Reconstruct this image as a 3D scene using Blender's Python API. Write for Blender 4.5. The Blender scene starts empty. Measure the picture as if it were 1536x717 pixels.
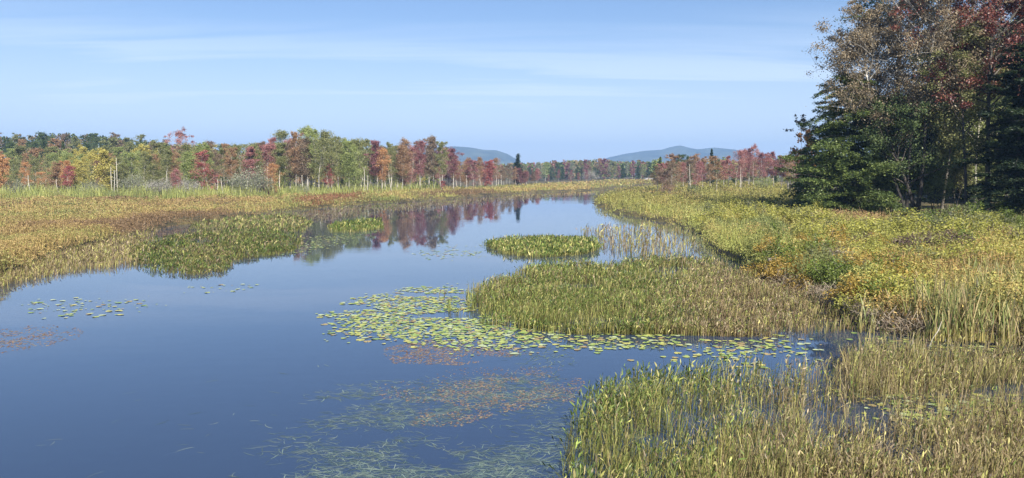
import bpy, math
import numpy as np
R = math.radians
sc = bpy.context.scene
COL = sc.collection

# ------------------------------------------------------------------ camera
FPX, CX, CY, HOR, CAMH = 1205.0, 768.0, 358.5, 262.0, 4.0
TH = math.atan((CY - HOR) / FPX)
cam = bpy.data.cameras.new('camera'); camo = bpy.data.objects.new('camera', cam); COL.objects.link(camo)
camo.location = (0, 0, CAMH); camo.rotation_euler = (R(90) - TH, 0, 0)
cam.sensor_width = 36; cam.lens = 36 * FPX / 1536; cam.clip_end = 30000; cam.clip_start = 0.1
sc.camera = camo
# ------------------------------------------------------------------ light
SUN_EL, SUN_AZ = R(37), R(163)          # azimuth clockwise from +Y (away from the camera)
sd = (math.sin(SUN_AZ) * math.cos(SUN_EL), math.cos(SUN_AZ) * math.cos(SUN_EL), math.sin(SUN_EL))
sun = bpy.data.lights.new('sun', 'SUN'); suno = bpy.data.objects.new('sun', sun); COL.objects.link(suno)
sun.energy = 5.0; sun.angle = R(0.53); sun.color = (1.0, 0.95, 0.86)
from mathutils import Vector, Matrix
suno.rotation_euler = Vector(sd).to_track_quat('Z', 'Y').to_euler()
suno.location = (30, -30, 60)
W = bpy.data.worlds.new('World'); sc.world = W; W.use_nodes = True
nt = W.node_tree; N = nt.nodes; N.clear(); L = nt.links
wo = N.new('ShaderNodeOutputWorld'); bg = N.new('ShaderNodeBackground'); sky = N.new('ShaderNodeTexSky')
sky.sky_type = 'NISHITA'; sky.sun_disc = False; sky.sun_elevation = SUN_EL; sky.sun_rotation = SUN_AZ
sky.air_density = 1.0; sky.dust_density = 0.6; sky.ozone_density = 3.0
SKY_STR = 0.069
bg.inputs[1].default_value = SKY_STR
# thin high cirrus: streaks laid out on a plane far above, by the direction of view
tc = N.new('ShaderNodeTexCoord'); sep = N.new('ShaderNodeSeparateXYZ'); L.new(tc.outputs['Generated'], sep.inputs[0])
def wm(op, a, b=None, clamp=False):
    m = N.new('ShaderNodeMath'); m.operation = op; m.use_clamp = clamp
    for i, s in enumerate((a, b)):
        if s is None: continue
        if isinstance(s, (int, float)): m.inputs[i].default_value = s
        else: L.new(s, m.inputs[i])
    return m.outputs[0]
zz = wm('MAXIMUM', sep.outputs[2], 0.0)
den = wm('ADD', zz, 0.06)
ux = wm('DIVIDE', sep.outputs[0], den); uy = wm('DIVIDE', sep.outputs[1], den)
cmb = N.new('ShaderNodeCombineXYZ'); L.new(wm('MULTIPLY', ux, 0.34), cmb.inputs[0]); L.new(wm('MULTIPLY', uy, 1.7), cmb.inputs[1])
nz = N.new('ShaderNodeTexNoise'); nz.inputs['Scale'].default_value = 0.9; nz.inputs['Detail'].default_value = 7
nz.inputs['Roughness'].default_value = 0.55; nz.inputs['Distortion'].default_value = 0.5
L.new(cmb.outputs[0], nz.inputs['Vector'])
cl = N.new('ShaderNodeMapRange'); cl.inputs[1].default_value = 0.40; cl.inputs[2].default_value = 0.60
L.new(nz.outputs[0], cl.inputs[0])
bandlo = N.new('ShaderNodeMapRange'); bandlo.interpolation_type = 'SMOOTHSTEP'
bandlo.inputs[1].default_value = 0.03; bandlo.inputs[2].default_value = 0.08; L.new(zz, bandlo.inputs[0])
bandhi = N.new('ShaderNodeMapRange'); bandhi.interpolation_type = 'SMOOTHSTEP'
bandhi.inputs[1].default_value = 0.21; bandhi.inputs[2].default_value = 0.10
bandhi.inputs[3].default_value = 0.0; bandhi.inputs[4].default_value = 1.0; L.new(zz, bandhi.inputs[0])
fac = wm('MULTIPLY', wm('MULTIPLY', cl.outputs[0], bandlo.outputs[0]), bandhi.outputs[0])
fac = wm('MULTIPLY', fac, 0.6, True)
low = N.new('ShaderNodeMapRange'); low.interpolation_type = 'SMOOTHSTEP'; low.inputs[1].default_value = .20; low.inputs[2].default_value = .0
low.inputs[3].default_value = 0; low.inputs[4].default_value = .7; L.new(zz, low.inputs[0])
fac = wm('MAXIMUM', fac, low.outputs[0])
tint = N.new('ShaderNodeMix'); tint.data_type = 'RGBA'; tint.blend_type = 'MULTIPLY'; tint.inputs[0].default_value = 1
L.new(sky.outputs[0], tint.inputs[6]); tint.inputs[7].default_value = (.87, .895, 1.01, 1)
cmix = N.new('ShaderNodeMix'); cmix.data_type = 'RGBA'; L.new(fac, cmix.inputs[0]); L.new(tint.outputs[2], cmix.inputs[6])
CLOUD = (7.4, 8.4, 9.9, 1)
cmix.inputs[7].default_value = CLOUD
L.new(cmix.outputs[2], bg.inputs[0]); L.new(bg.outputs[0], wo.inputs[0])
vs = sc.view_settings; vs.view_transform = 'Standard'; vs.look = 'None'; vs.gamma = 1; vs.use_curve_mapping = False
vs.exposure = 0.95
sc.render.resolution_x = 1024; sc.render.resolution_y = 478
sc.render.engine = 'CYCLES'
cy = sc.cycles; cy.max_bounces = 6; cy.diffuse_bounces = 2; cy.glossy_bounces = 3; cy.transmission_bounces = 3
cy.transparent_max_bounces = 6; cy.volume_bounces = 0; cy.caustics_reflective = False; cy.caustics_refractive = False

# ------------------------------------------------------------------ helpers
rng = np.random.default_rng(11)
def G(px, py, z=0.0):
    """a point of the photograph, as a place on the level z"""
    px = np.asarray(px, float); py = np.asarray(py, float)
    v = (CY - py) / FPX; u = (px - CX) / FPX
    dy = math.cos(TH) + v * math.sin(TH); dz = -math.sin(TH) + v * math.cos(TH)
    t = (z - CAMH) / dz
    return u * t, dy * t
def proj(x, y, z=0.0):
    d = y * math.cos(TH) - (z - CAMH) * math.sin(TH)
    v = (y * math.sin(TH) + (z - CAMH) * math.cos(TH)) / d
    return CX + FPX * x / d, CY - FPX * v
def at(px, dist): return ((px - CX) / FPX * dist, dist)
def hof(py, dist): return CAMH + (HOR - py) / FPX * dist
def inpoly(px, py, poly):
    px = np.asarray(px, float); py = np.asarray(py, float)
    r = np.zeros(px.shape, bool); n = len(poly)
    for i in range(n):
        x1, y1 = poly[i]; x2, y2 = poly[(i + 1) % n]
        if y1 == y2: continue
        c = ((y1 > py) != (y2 > py)) & (px < (x2 - x1) * (py - y1) / (y2 - y1) + x1)
        r ^= c
    return r
_lat = np.random.default_rng(5).random((256, 256))
def vnoise(x, y):
    xi = np.floor(x).astype(int); yi = np.floor(y).astype(int); fx = x - xi; fy = y - yi
    fx = fx * fx * (3 - 2 * fx); fy = fy * fy * (3 - 2 * fy)
    a = _lat[xi & 255, yi & 255]; b = _lat[(xi + 1) & 255, yi & 255]; c = _lat[xi & 255, (yi + 1) & 255]; d = _lat[(xi + 1) & 255, (yi + 1) & 255]
    return (a * (1 - fx) + b * fx) * (1 - fy) + (c * (1 - fx) + d * fx) * fy
def fbm(x, y, s=1.0, o=4):
    r = 0; a = .5; f = 1 / s; t = 0
    for i in range(o):
        r = r + a * vnoise(x * f + 17.3 * i, y * f + 9.1 * i); t += a; a *= .5; f *= 2.03
    return r / t

def unit(v): return v / np.maximum(np.linalg.norm(v, axis=-1, keepdims=True), 1e-9)
class MB:
    def __init__(s): s.V = []; s.F = []; s.C = []; s.n = 0
    def add(s, V, F, C):
        V = V.reshape(-1, 3); s.V.append(V); s.F.append(F + s.n); s.C.append(np.broadcast_to(C, (len(V), 3))); s.n += len(V)
    def ribbon(s, P, Wd, S, C):
        n, k, _ = P.shape
        if n == 0: return
        S = S[:, None, :] if S.ndim == 2 else S
        A = P - S * Wd[..., None] / 2; B = P + S * Wd[..., None] / 2
        V = np.stack([A, B], 2)
        C = np.asarray(C, float)
        if C.ndim == 1: C = np.broadcast_to(C, (n, k, 3))
        elif C.ndim == 2: C = np.broadcast_to(C[:, None, :], (n, k, 3))
        C = np.repeat(C[:, :, None, :], 2, 2).reshape(-1, 3)
        i = np.arange(n)[:, None] * (2 * k) + np.arange(k - 1)[None] * 2
        F = np.stack([i, i + 1, i + 3, i + 2], -1).reshape(-1, 4)
        s.add(V, F, C)
    def leaves(s, c, size, C, up=0.5, k=2, asp=0.6, d=None, r=None):
        r = r or rng; n = len(c)
        nrm = unit(r.normal(size=(n, 3)) + np.array([0, 0, up * 1.5]))
        if d is None: d = r.normal(size=(n, 3))
        d = unit(d - nrm * np.sum(d * nrm, -1, keepdims=True)); sd_ = np.cross(nrm, d)
        size = np.broadcast_to(size, (n,))[:, None]
        if k == 2: ts = [-.5, .5]; ws = [.75, .75]
        elif k == 3: ts = [-.5, 0, .5]; ws = [.12, 1, .08]
        else: ts = [-.5, -.2, .15, .5]; ws = [.15, .9, .9, .05]
        P = c[:, None, :] + d[:, None, :] * (size * np.array(ts))[..., None]
        s.ribbon(P, size * asp * np.array(ws), sd_, C)
    def tube(s, path, rad, sides=6, C=(1, 1, 1)):
        path = np.asarray(path, float); k = len(path); rad = np.broadcast_to(np.asarray(rad, float), (k,))
        T = unit(np.gradient(path, axis=0)); ref = np.array([1., 0, 0]) if abs(T[0][0]) < .9 else np.array([0, 1., 0])
        U = unit(np.cross(T, ref)); Vv = np.cross(T, U)
        a = np.arange(sides) * 2 * math.pi / sides
        V = path[:, None] + rad[:, None, None] * (U[:, None] * np.cos(a)[None, :, None] + Vv[:, None] * np.sin(a)[None, :, None])
        i = np.arange(k - 1)[:, None] * sides; j = np.arange(sides)[None]; j2 = (j + 1) % sides
        F = np.stack([i + j, i + j2, i + sides + j2, i + sides + j], -1).reshape(-1, 4)
        s.add(V, F, np.asarray(C, float))
    def mesh(s, name, smooth=False):
        V = np.concatenate(s.V); F = np.concatenate(s.F); C = np.concatenate(s.C)
        m = bpy.data.meshes.new(name)
        m.vertices.add(len(V)); m.vertices.foreach_set('co', V.astype(np.float32).ravel())
        m.loops.add(F.size); m.loops.foreach_set('vertex_index', F.astype(np.int32).ravel())
        m.polygons.add(len(F)); m.polygons.foreach_set('loop_start', (np.arange(len(F)) * F.shape[1]).astype(np.int32))
        m.update(calc_edges=True)
        a = m.attributes.new('Col', 'FLOAT_COLOR', 'POINT')
        a.data.foreach_set('color', np.concatenate([C, np.ones((len(C), 1))], 1).astype(np.float32).ravel())
        m.polygons.foreach_set('use_smooth', np.full(len(F), smooth)); m.update()
        return m
def link(name, mesh, mat, parent=None):
    o = bpy.data.objects.new(name, mesh); COL.objects.link(o)
    if mat is not None and mesh is not None:
        if not mesh.materials: mesh.materials.append(mat)
        if mesh.materials[0] != mat:
            o.material_slots[0].link = 'OBJECT'; o.material_slots[0].material = mat
    if parent is not None: o.parent = parent
    return o
def tag(o, label, cat, group=None, kind=None):
    o['label'] = label; o['category'] = cat
    if group: o['group'] = group
    if kind: o['kind'] = kind
    return o
def empty(name, loc, rz=0, s=1, sx=None):
    o = bpy.data.objects.new(name, None); COL.objects.link(o); o.location = loc; o.rotation_euler = (0, 0, rz)
    o.scale = (sx or s, sx or s, s); o.empty_display_size = .3; return o

# ------------------------------------------------------------------ materials
def newmat(name):
    m = bpy.data.materials.new(name); m.use_nodes = True; m.node_tree.nodes.clear(); return m, m.node_tree.nodes, m.node_tree.links
def leafshader(n, l, colsock, trans=.32, gloss=.02, rough=.45):
    o = n.new('ShaderNodeOutputMaterial'); d = n.new('ShaderNodeBsdfDiffuse'); t = n.new('ShaderNodeBsdfTranslucent')
    l.new(colsock, d.inputs[0]); l.new(colsock, t.inputs[0])
    m = n.new('ShaderNodeMixShader'); m.inputs[0].default_value = trans; l.new(d.outputs[0], m.inputs[1]); l.new(t.outputs[0], m.inputs[2])
    g = n.new('ShaderNodeBsdfGlossy'); g.inputs['Roughness'].default_value = rough
    m2 = n.new('ShaderNodeMixShader'); m2.inputs[0].default_value = gloss; l.new(m.outputs[0], m2.inputs[1]); l.new(g.outputs[0], m2.inputs[2])
    l.new(m2.outputs[0], o.inputs[0])
def leaf_col(name, **k):
    m, n, l = newmat(name); a = n.new('ShaderNodeAttribute'); a.attribute_name = 'Col'; leafshader(n, l, a.outputs[0], **k); return m
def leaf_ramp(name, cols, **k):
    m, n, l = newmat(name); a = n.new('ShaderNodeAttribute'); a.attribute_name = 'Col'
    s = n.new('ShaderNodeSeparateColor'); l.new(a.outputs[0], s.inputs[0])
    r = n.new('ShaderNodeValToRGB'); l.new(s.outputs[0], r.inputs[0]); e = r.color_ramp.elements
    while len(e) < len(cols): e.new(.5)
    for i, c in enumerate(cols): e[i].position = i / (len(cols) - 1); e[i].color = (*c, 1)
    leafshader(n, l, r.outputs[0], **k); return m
def noisemat(name, c1, c2, scale, rough=.85, c3=None, stretch=(1, 1, 1), bump=.3, lo=.35, hi=.65, detail=5):
    m, n, l = newmat(name); o = n.new('ShaderNodeOutputMaterial'); p = n.new('ShaderNodeBsdfPrincipled')
    tcd = n.new('ShaderNodeTexCoord'); mp = n.new('ShaderNodeMapping'); mp.inputs['Scale'].default_value = stretch
    l.new(tcd.outputs['Object'], mp.inputs[0])
    x = n.new('ShaderNodeTexNoise'); x.inputs['Scale'].default_value = scale; x.inputs['Detail'].default_value = detail
    l.new(mp.outputs[0], x.inputs['Vector'])
    r = n.new('ShaderNodeValToRGB'); l.new(x.outputs[0], r.inputs[0]); e = r.color_ramp.elements
    e[0].position = lo; e[0].color = (*c1, 1); e[1].position = hi; e[1].color = (*c2, 1)
    if c3: q = e.new((lo + hi) / 2); q.color = (*c3, 1)
    l.new(r.outputs[0], p.inputs['Base Color']); p.inputs['Roughness'].default_value = rough
    b = n.new('ShaderNodeBump'); b.inputs['Strength'].default_value = bump; l.new(x.outputs[0], b.inputs['Height']); l.new(b.outputs[0], p.inputs['Normal'])
    l.new(p.outputs[0], o.inputs[0]); return m
BARK_PALE = noisemat('pale_bark', (.17, .15, .12), (.50, .46, .39), 3, stretch=(1, 1, .4), lo=.3, hi=.5)
BARK_GREY = noisemat('grey_bark', (.05, .042, .035), (.17, .15, .12), 6, stretch=(1, 1, .25))
BARK_DARK = noisemat('dark_bark', (.03, .025, .02), (.11, .09, .075), 8, stretch=(1, 1, .2))
BARK_LIMB = noisemat('silvery_bark', (.20, .18, .15), (.58, .54, .47), 2.5, stretch=(1, 1, .4))
_n, _l = BARK_LIMB.node_tree.nodes, BARK_LIMB.node_tree.links        # old dark bark low down, pale young limbs high up
_t = _n.new('ShaderNodeTexCoord'); _s = _n.new('ShaderNodeSeparateXYZ'); _l.new(_t.outputs['Object'], _s.inputs[0])
_m = _n.new('ShaderNodeMapRange'); _m.inputs[1].default_value = 8; _m.inputs[2].default_value = 11; _l.new(_s.outputs[2], _m.inputs[0])
_x = _n.new('ShaderNodeMix'); _x.data_type = 'RGBA'; _l.new(_m.outputs[0], _x.inputs[0]); _x.inputs[6].default_value = (.03, .025, .02, 1)
_p = [q for q in _n if q.type == 'BSDF_PRINCIPLED'][0]; _r = [q for q in _n if q.type == 'VALTORGB'][0]
_l.new(_r.outputs[0], _x.inputs[7]); _l.new(_x.outputs[2], _p.inputs['Base Color'])
TWIG = noisemat('grey_twig', (.16, .14, .12), (.36, .33, .29), 5)
LEAF = leaf_col('mixed_leaf')
LEAF_DULL = leaf_col('mixed_dull_leaf', gloss=.015, trans=.22)
PAL = {
 'olive':  [(.09, .10, .035), (.19, .20, .075), (.31, .29, .13)],
 'light green': [(.12, .15, .045), (.23, .27, .085), (.36, .38, .15)],
 'yellow': [(.22, .20, .06), (.42, .36, .09), (.55, .46, .16)],
 'orange': [(.24, .13, .06), (.48, .24, .11), (.56, .38, .17)],
 'rust':   [(.15, .09, .055), (.30, .18, .10), (.38, .27, .15)],
 'crimson': [(.17, .05, .05), (.34, .10, .095), (.42, .20, .16)],
 'maroon': [(.11, .045, .048), (.23, .095, .10), (.32, .17, .16)],
 'pinkish red': [(.18, .075, .075), (.34, .15, .14), (.42, .26, .21)],
 'dark green': [(.035, .055, .022), (.08, .115, .042), (.15, .18, .07)],
 'grey green': [(.12, .13, .085), (.23, .24, .16), (.36, .36, .26)],
 'dusky brown': [(.10, .07, .05), (.21, .15, .10), (.31, .24, .16)],
 'dusty grey': [(.18, .165, .14), (.31, .29, .25), (.42, .40, .35)],
}
MAT = {k: leaf_ramp(k.replace(' ', '_') + '_leaf', [tuple(min(.62, q * 1.22) for q in c) for c in v], gloss=.02) for k, v in PAL.items()}
HEMLOCK = leaf_ramp('hemlock_leaf', [(.035, .055, .018), (.10, .145, .04), (.27, .32, .09)], gloss=.03)  # bright end stands for sunlit boughs, dark end for their shade
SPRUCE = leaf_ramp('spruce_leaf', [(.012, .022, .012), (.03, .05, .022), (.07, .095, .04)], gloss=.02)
PINE = leaf_ramp('pine_leaf', [(.03, .055, .018), (.08, .12, .03), (.16, .20, .06)], gloss=.03)
BIGRED = leaf_ramp('deep_red_leaf', [(.07, .02, .018), (.20, .055, .042), (.36, .16, .10)], gloss=.05)
BIGBRN = leaf_ramp('dull_autumn_leaf', [(.12, .10, .06), (.28, .215, .135), (.42, .34, .21)], gloss=.03)

# ------------------------------------------------------------------ shores (outlines traced as places on the water level)
FARY = 263.0
LEFT_LAND = [(-9000, FARY), (-9000, 700), (-1500, 540), (-300, 452), (0, 420), (50, 402), (100, 382), (150, 368), (200, 354), (250, 342), (330, 330), (420, 318),
             (520, 309), (600, 303), (700, 296.5), (800, 289.5), (860, 286.5), (950, 282.5), (1040, 278.6), (1080, 277), (1080, FARY)]
RIGHT_LAND = [(1080, 280), (1000, 283.5), (930, 288), (893, 295), (888, 303), (905, 313), (940, 323), (985, 333), (1020, 341), (1045, 350), (1052, 365),
              (1075, 380), (1110, 396), (1140, 418), (1180, 438), (1230, 455), (1270, 474), (1305, 494), (1350, 503), (1430, 507), (1536, 516),
              (2200, 575), (9000, 900), (9000, FARY), (1080, FARY)]
def landmask(x, y):
    x = x + (fbm(x + 50, y, 4, 3) - .5) * .03 * np.abs(y); y = y + (fbm(x, y + 90, 5, 3) - .5) * .05 * np.abs(y)
    px, py = proj(x, np.maximum(y, 2))
    m = inpoly(px, py, LEFT_LAND) | inpoly(px, py, RIGHT_LAND)
    m = np.where(y < 2, np.abs(x) > 70, m)
    return m | (py < FARY + .01) & (y > 2)
def ground_z(x, y, smooth=True):
    x = np.asarray(x, float); y = np.asarray(y, float)
    D = np.hypot(x, y); m = 0
    for k in range(10):
        a = k * 2.4; r = (.15 + .085 * k) * (.35 + .010 * D)
        m = m + landmask(x + r * math.cos(a), y + r * math.sin(a))
    m = m / 10
    z = -1.0 + 1.3 * m
    z = np.where(m > .75, z + (fbm(x, y, 9, 3) - .4) * .5 * (m - .75) * 4, z)
    z = z + m * 9.5 * sm((y - 165) / 140) * sm((-30 - x - .12 * y) / 60 + .3)        # wooded rise at the far left
    z = z + m * 2.5 * sm((x - 22) / 25) * sm((y - 35) / 30) * .35
    return z
def sm(t): t = np.clip(t, 0, 1); return t * t * (3 - 2 * t)

rs = np.concatenate([[1.5], np.geomspace(3, 4250, 500)])
az = np.concatenate([np.radians(np.linspace(-42, 42, 360)), np.radians(np.linspace(46, 314, 54))])
RR, AA = np.meshgrid(rs, az, indexing='ij')
X = RR * np.sin(AA); Y = RR * np.cos(AA); Z = ground_z(X, Y)
nr, na = X.shape
V = np.concatenate([np.stack([X, Y, Z], -1).reshape(-1, 3), [[0, 0, -1.0]]])
i = np.arange(nr - 1)[:, None] * na; j = np.arange(na)[None]; j2 = (j + 1) % na
F = np.stack([i + j, i + na + j, i + na + j2, i + j2], -1).reshape(-1, 4)
mb = MB(); mb.add(V, F, np.array([1., 1, 1]))
GROUND = noisemat('marsh_soil', (.035, .026, .014), (.16, .12, .045), .35, c3=(.09, .075, .03), bump=.5, lo=.3, hi=.7, detail=9)
tag(link('ground', mb.mesh('ground', True), GROUND), 'marsh ground with brown peaty soil under the plants, running to the horizon', 'ground', kind='structure')
# water sheet
wm_, n, l = newmat('pond_water'); o = n.new('ShaderNodeOutputMaterial')
fr = n.new('ShaderNodeFresnel'); fr.inputs[0].default_value = 1.5
df = n.new('ShaderNodeBsdfDiffuse'); df.inputs[0].default_value = (.054, .088, .165, 1)
tr = n.new('ShaderNodeBsdfTransparent'); tr.inputs[0].default_value = (.72, .85, .92, 1)
mx = n.new('ShaderNodeMixShader'); mx.inputs[0].default_value = .5; l.new(df.outputs[0], mx.inputs[1]); l.new(tr.outputs[0], mx.inputs[2])
gl = n.new('ShaderNodeBsdfGlossy'); gl.inputs['Roughness'].default_value = .015; gl.inputs[0].default_value = (.97, .98, 1, 1)
mm = n.new('ShaderNodeMixShader'); l.new(fr.outputs[0], mm.inputs[0]); l.new(mx.outputs[0], mm.inputs[1]); l.new(gl.outputs[0], mm.inputs[2])
tcw = n.new('ShaderNodeTexCoord'); mp = n.new('ShaderNodeMapping'); mp.inputs['Scale'].default_value = (.6, 1.6, 1)
l.new(tcw.outputs['Object'], mp.inputs[0])
nw = n.new('ShaderNodeTexNoise'); nw.inputs['Scale'].default_value = 1.6; nw.inputs['Detail'].default_value = 3; l.new(mp.outputs[0], nw.inputs['Vector'])
nw2 = n.new('ShaderNodeTexNoise'); nw2.inputs['Scale'].default_value = .07; nw2.inputs['Detail'].default_value = 3; l.new(mp.outputs[0], nw2.inputs['Vector'])
mr = n.new('ShaderNodeMapRange'); mr.inputs[1].default_value = .45; mr.inputs[2].default_value = .65; mr.inputs[3].default_value = .15; mr.inputs[4].default_value = 1; l.new(nw2.outputs[0], mr.inputs[0])
bp = n.new('ShaderNodeBump'); bp.inputs['Distance'].default_value = .012; l.new(nw.outputs[0], bp.inputs['Height'])
mlt = n.new('ShaderNodeMath'); mlt.operation = 'MULTIPLY'; mlt.inputs[1].default_value = .28; l.new(mr.outputs[0], mlt.inputs[0]); l.new(mlt.outputs[0], bp.inputs['Strength'])
l.new(bp.outputs[0], gl.inputs['Normal']); l.new(bp.outputs[0], fr.inputs['Normal'])
l.new(mm.outputs[0], o.inputs[0])
mb = MB(); mb.add(np.array([[-260, -60, 0], [420, -60, 0], [420, 620, 0], [-260, 620, 0.]]), np.array([[0, 1, 2, 3]]), np.array([1., 1, 1]))
tag(link('water', mb.mesh('water'), wm_), 'still blue water of the winding marsh stream', 'water', kind='structure')

# ------------------------------------------------------------------ far hills
HILLM = noisemat('hill_forest', (.02, .032, .02), (.085, .10, .05), .012, bump=1, detail=8)
def hill(prof, D, depth, label):
    px = np.array([p[0] for p in prof], float); py = np.array([p[1] for p in prof], float)
    u = np.linspace(px[0], px[-1], 160); h = hof(np.interp(u, px, py), D) + 0
    v = np.linspace(-1, 1, 41)
    U, Vv = np.meshgrid(u, v, indexing='ij'); H = np.interp(U, u, h) * (np.cos(Vv * math.pi) * .5 + .5) ** .8
    Xw = (U - CX) / FPX * D * (1 + 0 * Vv); Yw = D + Vv * depth
    H = H * (1 + .16 * (fbm(Xw, Yw, 420, 4) - .5)) + (fbm(Xw, Yw, 60, 3) - .5) * 3 - 3
    a, b = U.shape; i = np.arange(a - 1)[:, None] * b; j = np.arange(b - 1)[None]
    Fq = np.stack([i + j, i + b + j, i + b + j + 1, i + j + 1], -1).reshape(-1, 4)
    m = MB(); m.add(np.stack([Xw, Yw, H], -1), Fq, np.array([1., 1, 1]))
    tag(link('hills', m.mesh('hills', True), HILLM), label, 'hills', kind='structure')
hill([(380, 262), (470, 256), (560, 240), (620, 223), (650, 219), (680, 217), (705, 219), (725, 223), (745, 224), (760, 229), (775, 238), (800, 251), (840, 262)], 3000, 650, 'blue hazy hill with a rounded top beyond the left treeline')
hill([(850, 262), (885, 246), (915, 234), (940, 229), (965, 226), (990, 224), (1003, 220), (1015, 217.5), (1027, 220), (1042, 222), (1065, 220), (1090, 223), (1120, 229), (1180, 243), (1260, 262)], 3300, 650, 'blue hazy ridge with a small summit knob beyond the right trees')

# ------------------------------------------------------------------ tree builders
def broadleaf(seed, H=10, r0=.12, cb=.4, cr=1.6, nb=22, cl=3, nl=22, ls=.2, csz=.38, lean=(0, 0), k=2, stems=1, up=.35, bark_only=False, fork=0, asp=.75, shape=1.0, sides=5):
    r = np.random.default_rng(seed); T = MB(); Cn = MB()
    cs = []; cv = []
    for st in range(stems):
        ln = np.array(lean) + (r.normal(size=2) * (.10 if stems > 1 else .02))
        Hs = H * (1 if st == 0 else r.uniform(.7, .95)); ts = np.linspace(0, 1, 9)
        ph = r.uniform(0, 6, 2); amp = .018 * Hs
        off = r.normal(size=2) * .25 * (stems > 1)
        path = np.stack([off[0] + ln[0] * ts * Hs + amp * np.sin(ts * 5 + ph[0]) - amp * np.sin(ph[0]), off[1] + ln[1] * ts * Hs + amp * np.sin(ts * 4 + ph[1]) - amp * np.sin(ph[1]), ts * Hs], -1)
        rt = r0 * (1 - .88 * ts ** .9) * (1 if st == 0 else .75); rt[0] *= 1.3
        T.tube(path, rt, sides + 2)
        for b in range(nb):
            t = cb + (1 - cb) * ((b + r.random()) / nb) ** .9; t = min(t, .985)
            p0 = np.array([np.interp(t, ts, path[:, q]) for q in range(3)])
            u = (t - cb) / (1 - cb)
            prof = (math.sin(math.pi * min(1, (u * .86 + .12))) ** .75) * shape + .12
            Lb = cr * prof * r.uniform(.35, 1.35); a = b * 2.4 + r.normal() * .5
            el = r.uniform(.25, .9) + u * .35
            d = np.array([math.cos(a) * math.cos(el), math.sin(a) * math.cos(el), math.sin(el)])
            q = np.linspace(0, 1, 5)[:, None]
            bp_ = p0 + d * Lb * q + np.array([0, 0, 1]) * (.12 * Lb * q ** 2) + r.normal(size=(5, 3)) * .04 * Lb * q
            T.tube(bp_, max(.008, r0 * .42 * (1 - t * .55)) * (1 - .8 * q[:, 0]), sides - 1)
            for c in range(cl):
                s0 = r.uniform(.35, 1); base = np.array([np.interp(s0, q[:, 0], bp_[:, w]) for w in range(3)])
                dd = unit(d + r.normal(size=3) * .7); e = base + dd * Lb * r.uniform(.15, .42)
                T.tube([base, (base + e) / 2 + r.normal(size=3) * .03 * Lb, e], [.25 * r0 * (1 - t * .5) * .5, .012, .006], 3)
                cs.append(e); cv.append(r.random())
                if c == 0: cs.append(bp_[-1]); cv.append(r.random())
    if not bark_only:
        cs = np.array(cs); cv = np.array(cv); n = len(cs)
        cnt = r.poisson(nl * np.exp(r.normal(0, .55, n))); idx = np.repeat(np.arange(n), cnt)
        c = cs[idx] + r.normal(size=(len(idx), 3)) * csz * np.array([1, 1, .7]) * (1.1 - .6 * np.clip(cs[idx, 2:3] / H, 0, 1) ** 2) * r.uniform(.5, 1.2, n)[idx][:, None]
        v = np.clip(cv[idx] * .4 + r.random(len(idx)) * .6, 0, 1)
        Cn.leaves(c, ls * r.uniform(.6, 1.3, len(idx)), np.stack([v, v, v], -1), up=up, k=k, asp=asp, r=r)
        return T.mesh('trunk', True), Cn.mesh('crown')
    return T.mesh('trunk', True), None

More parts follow.
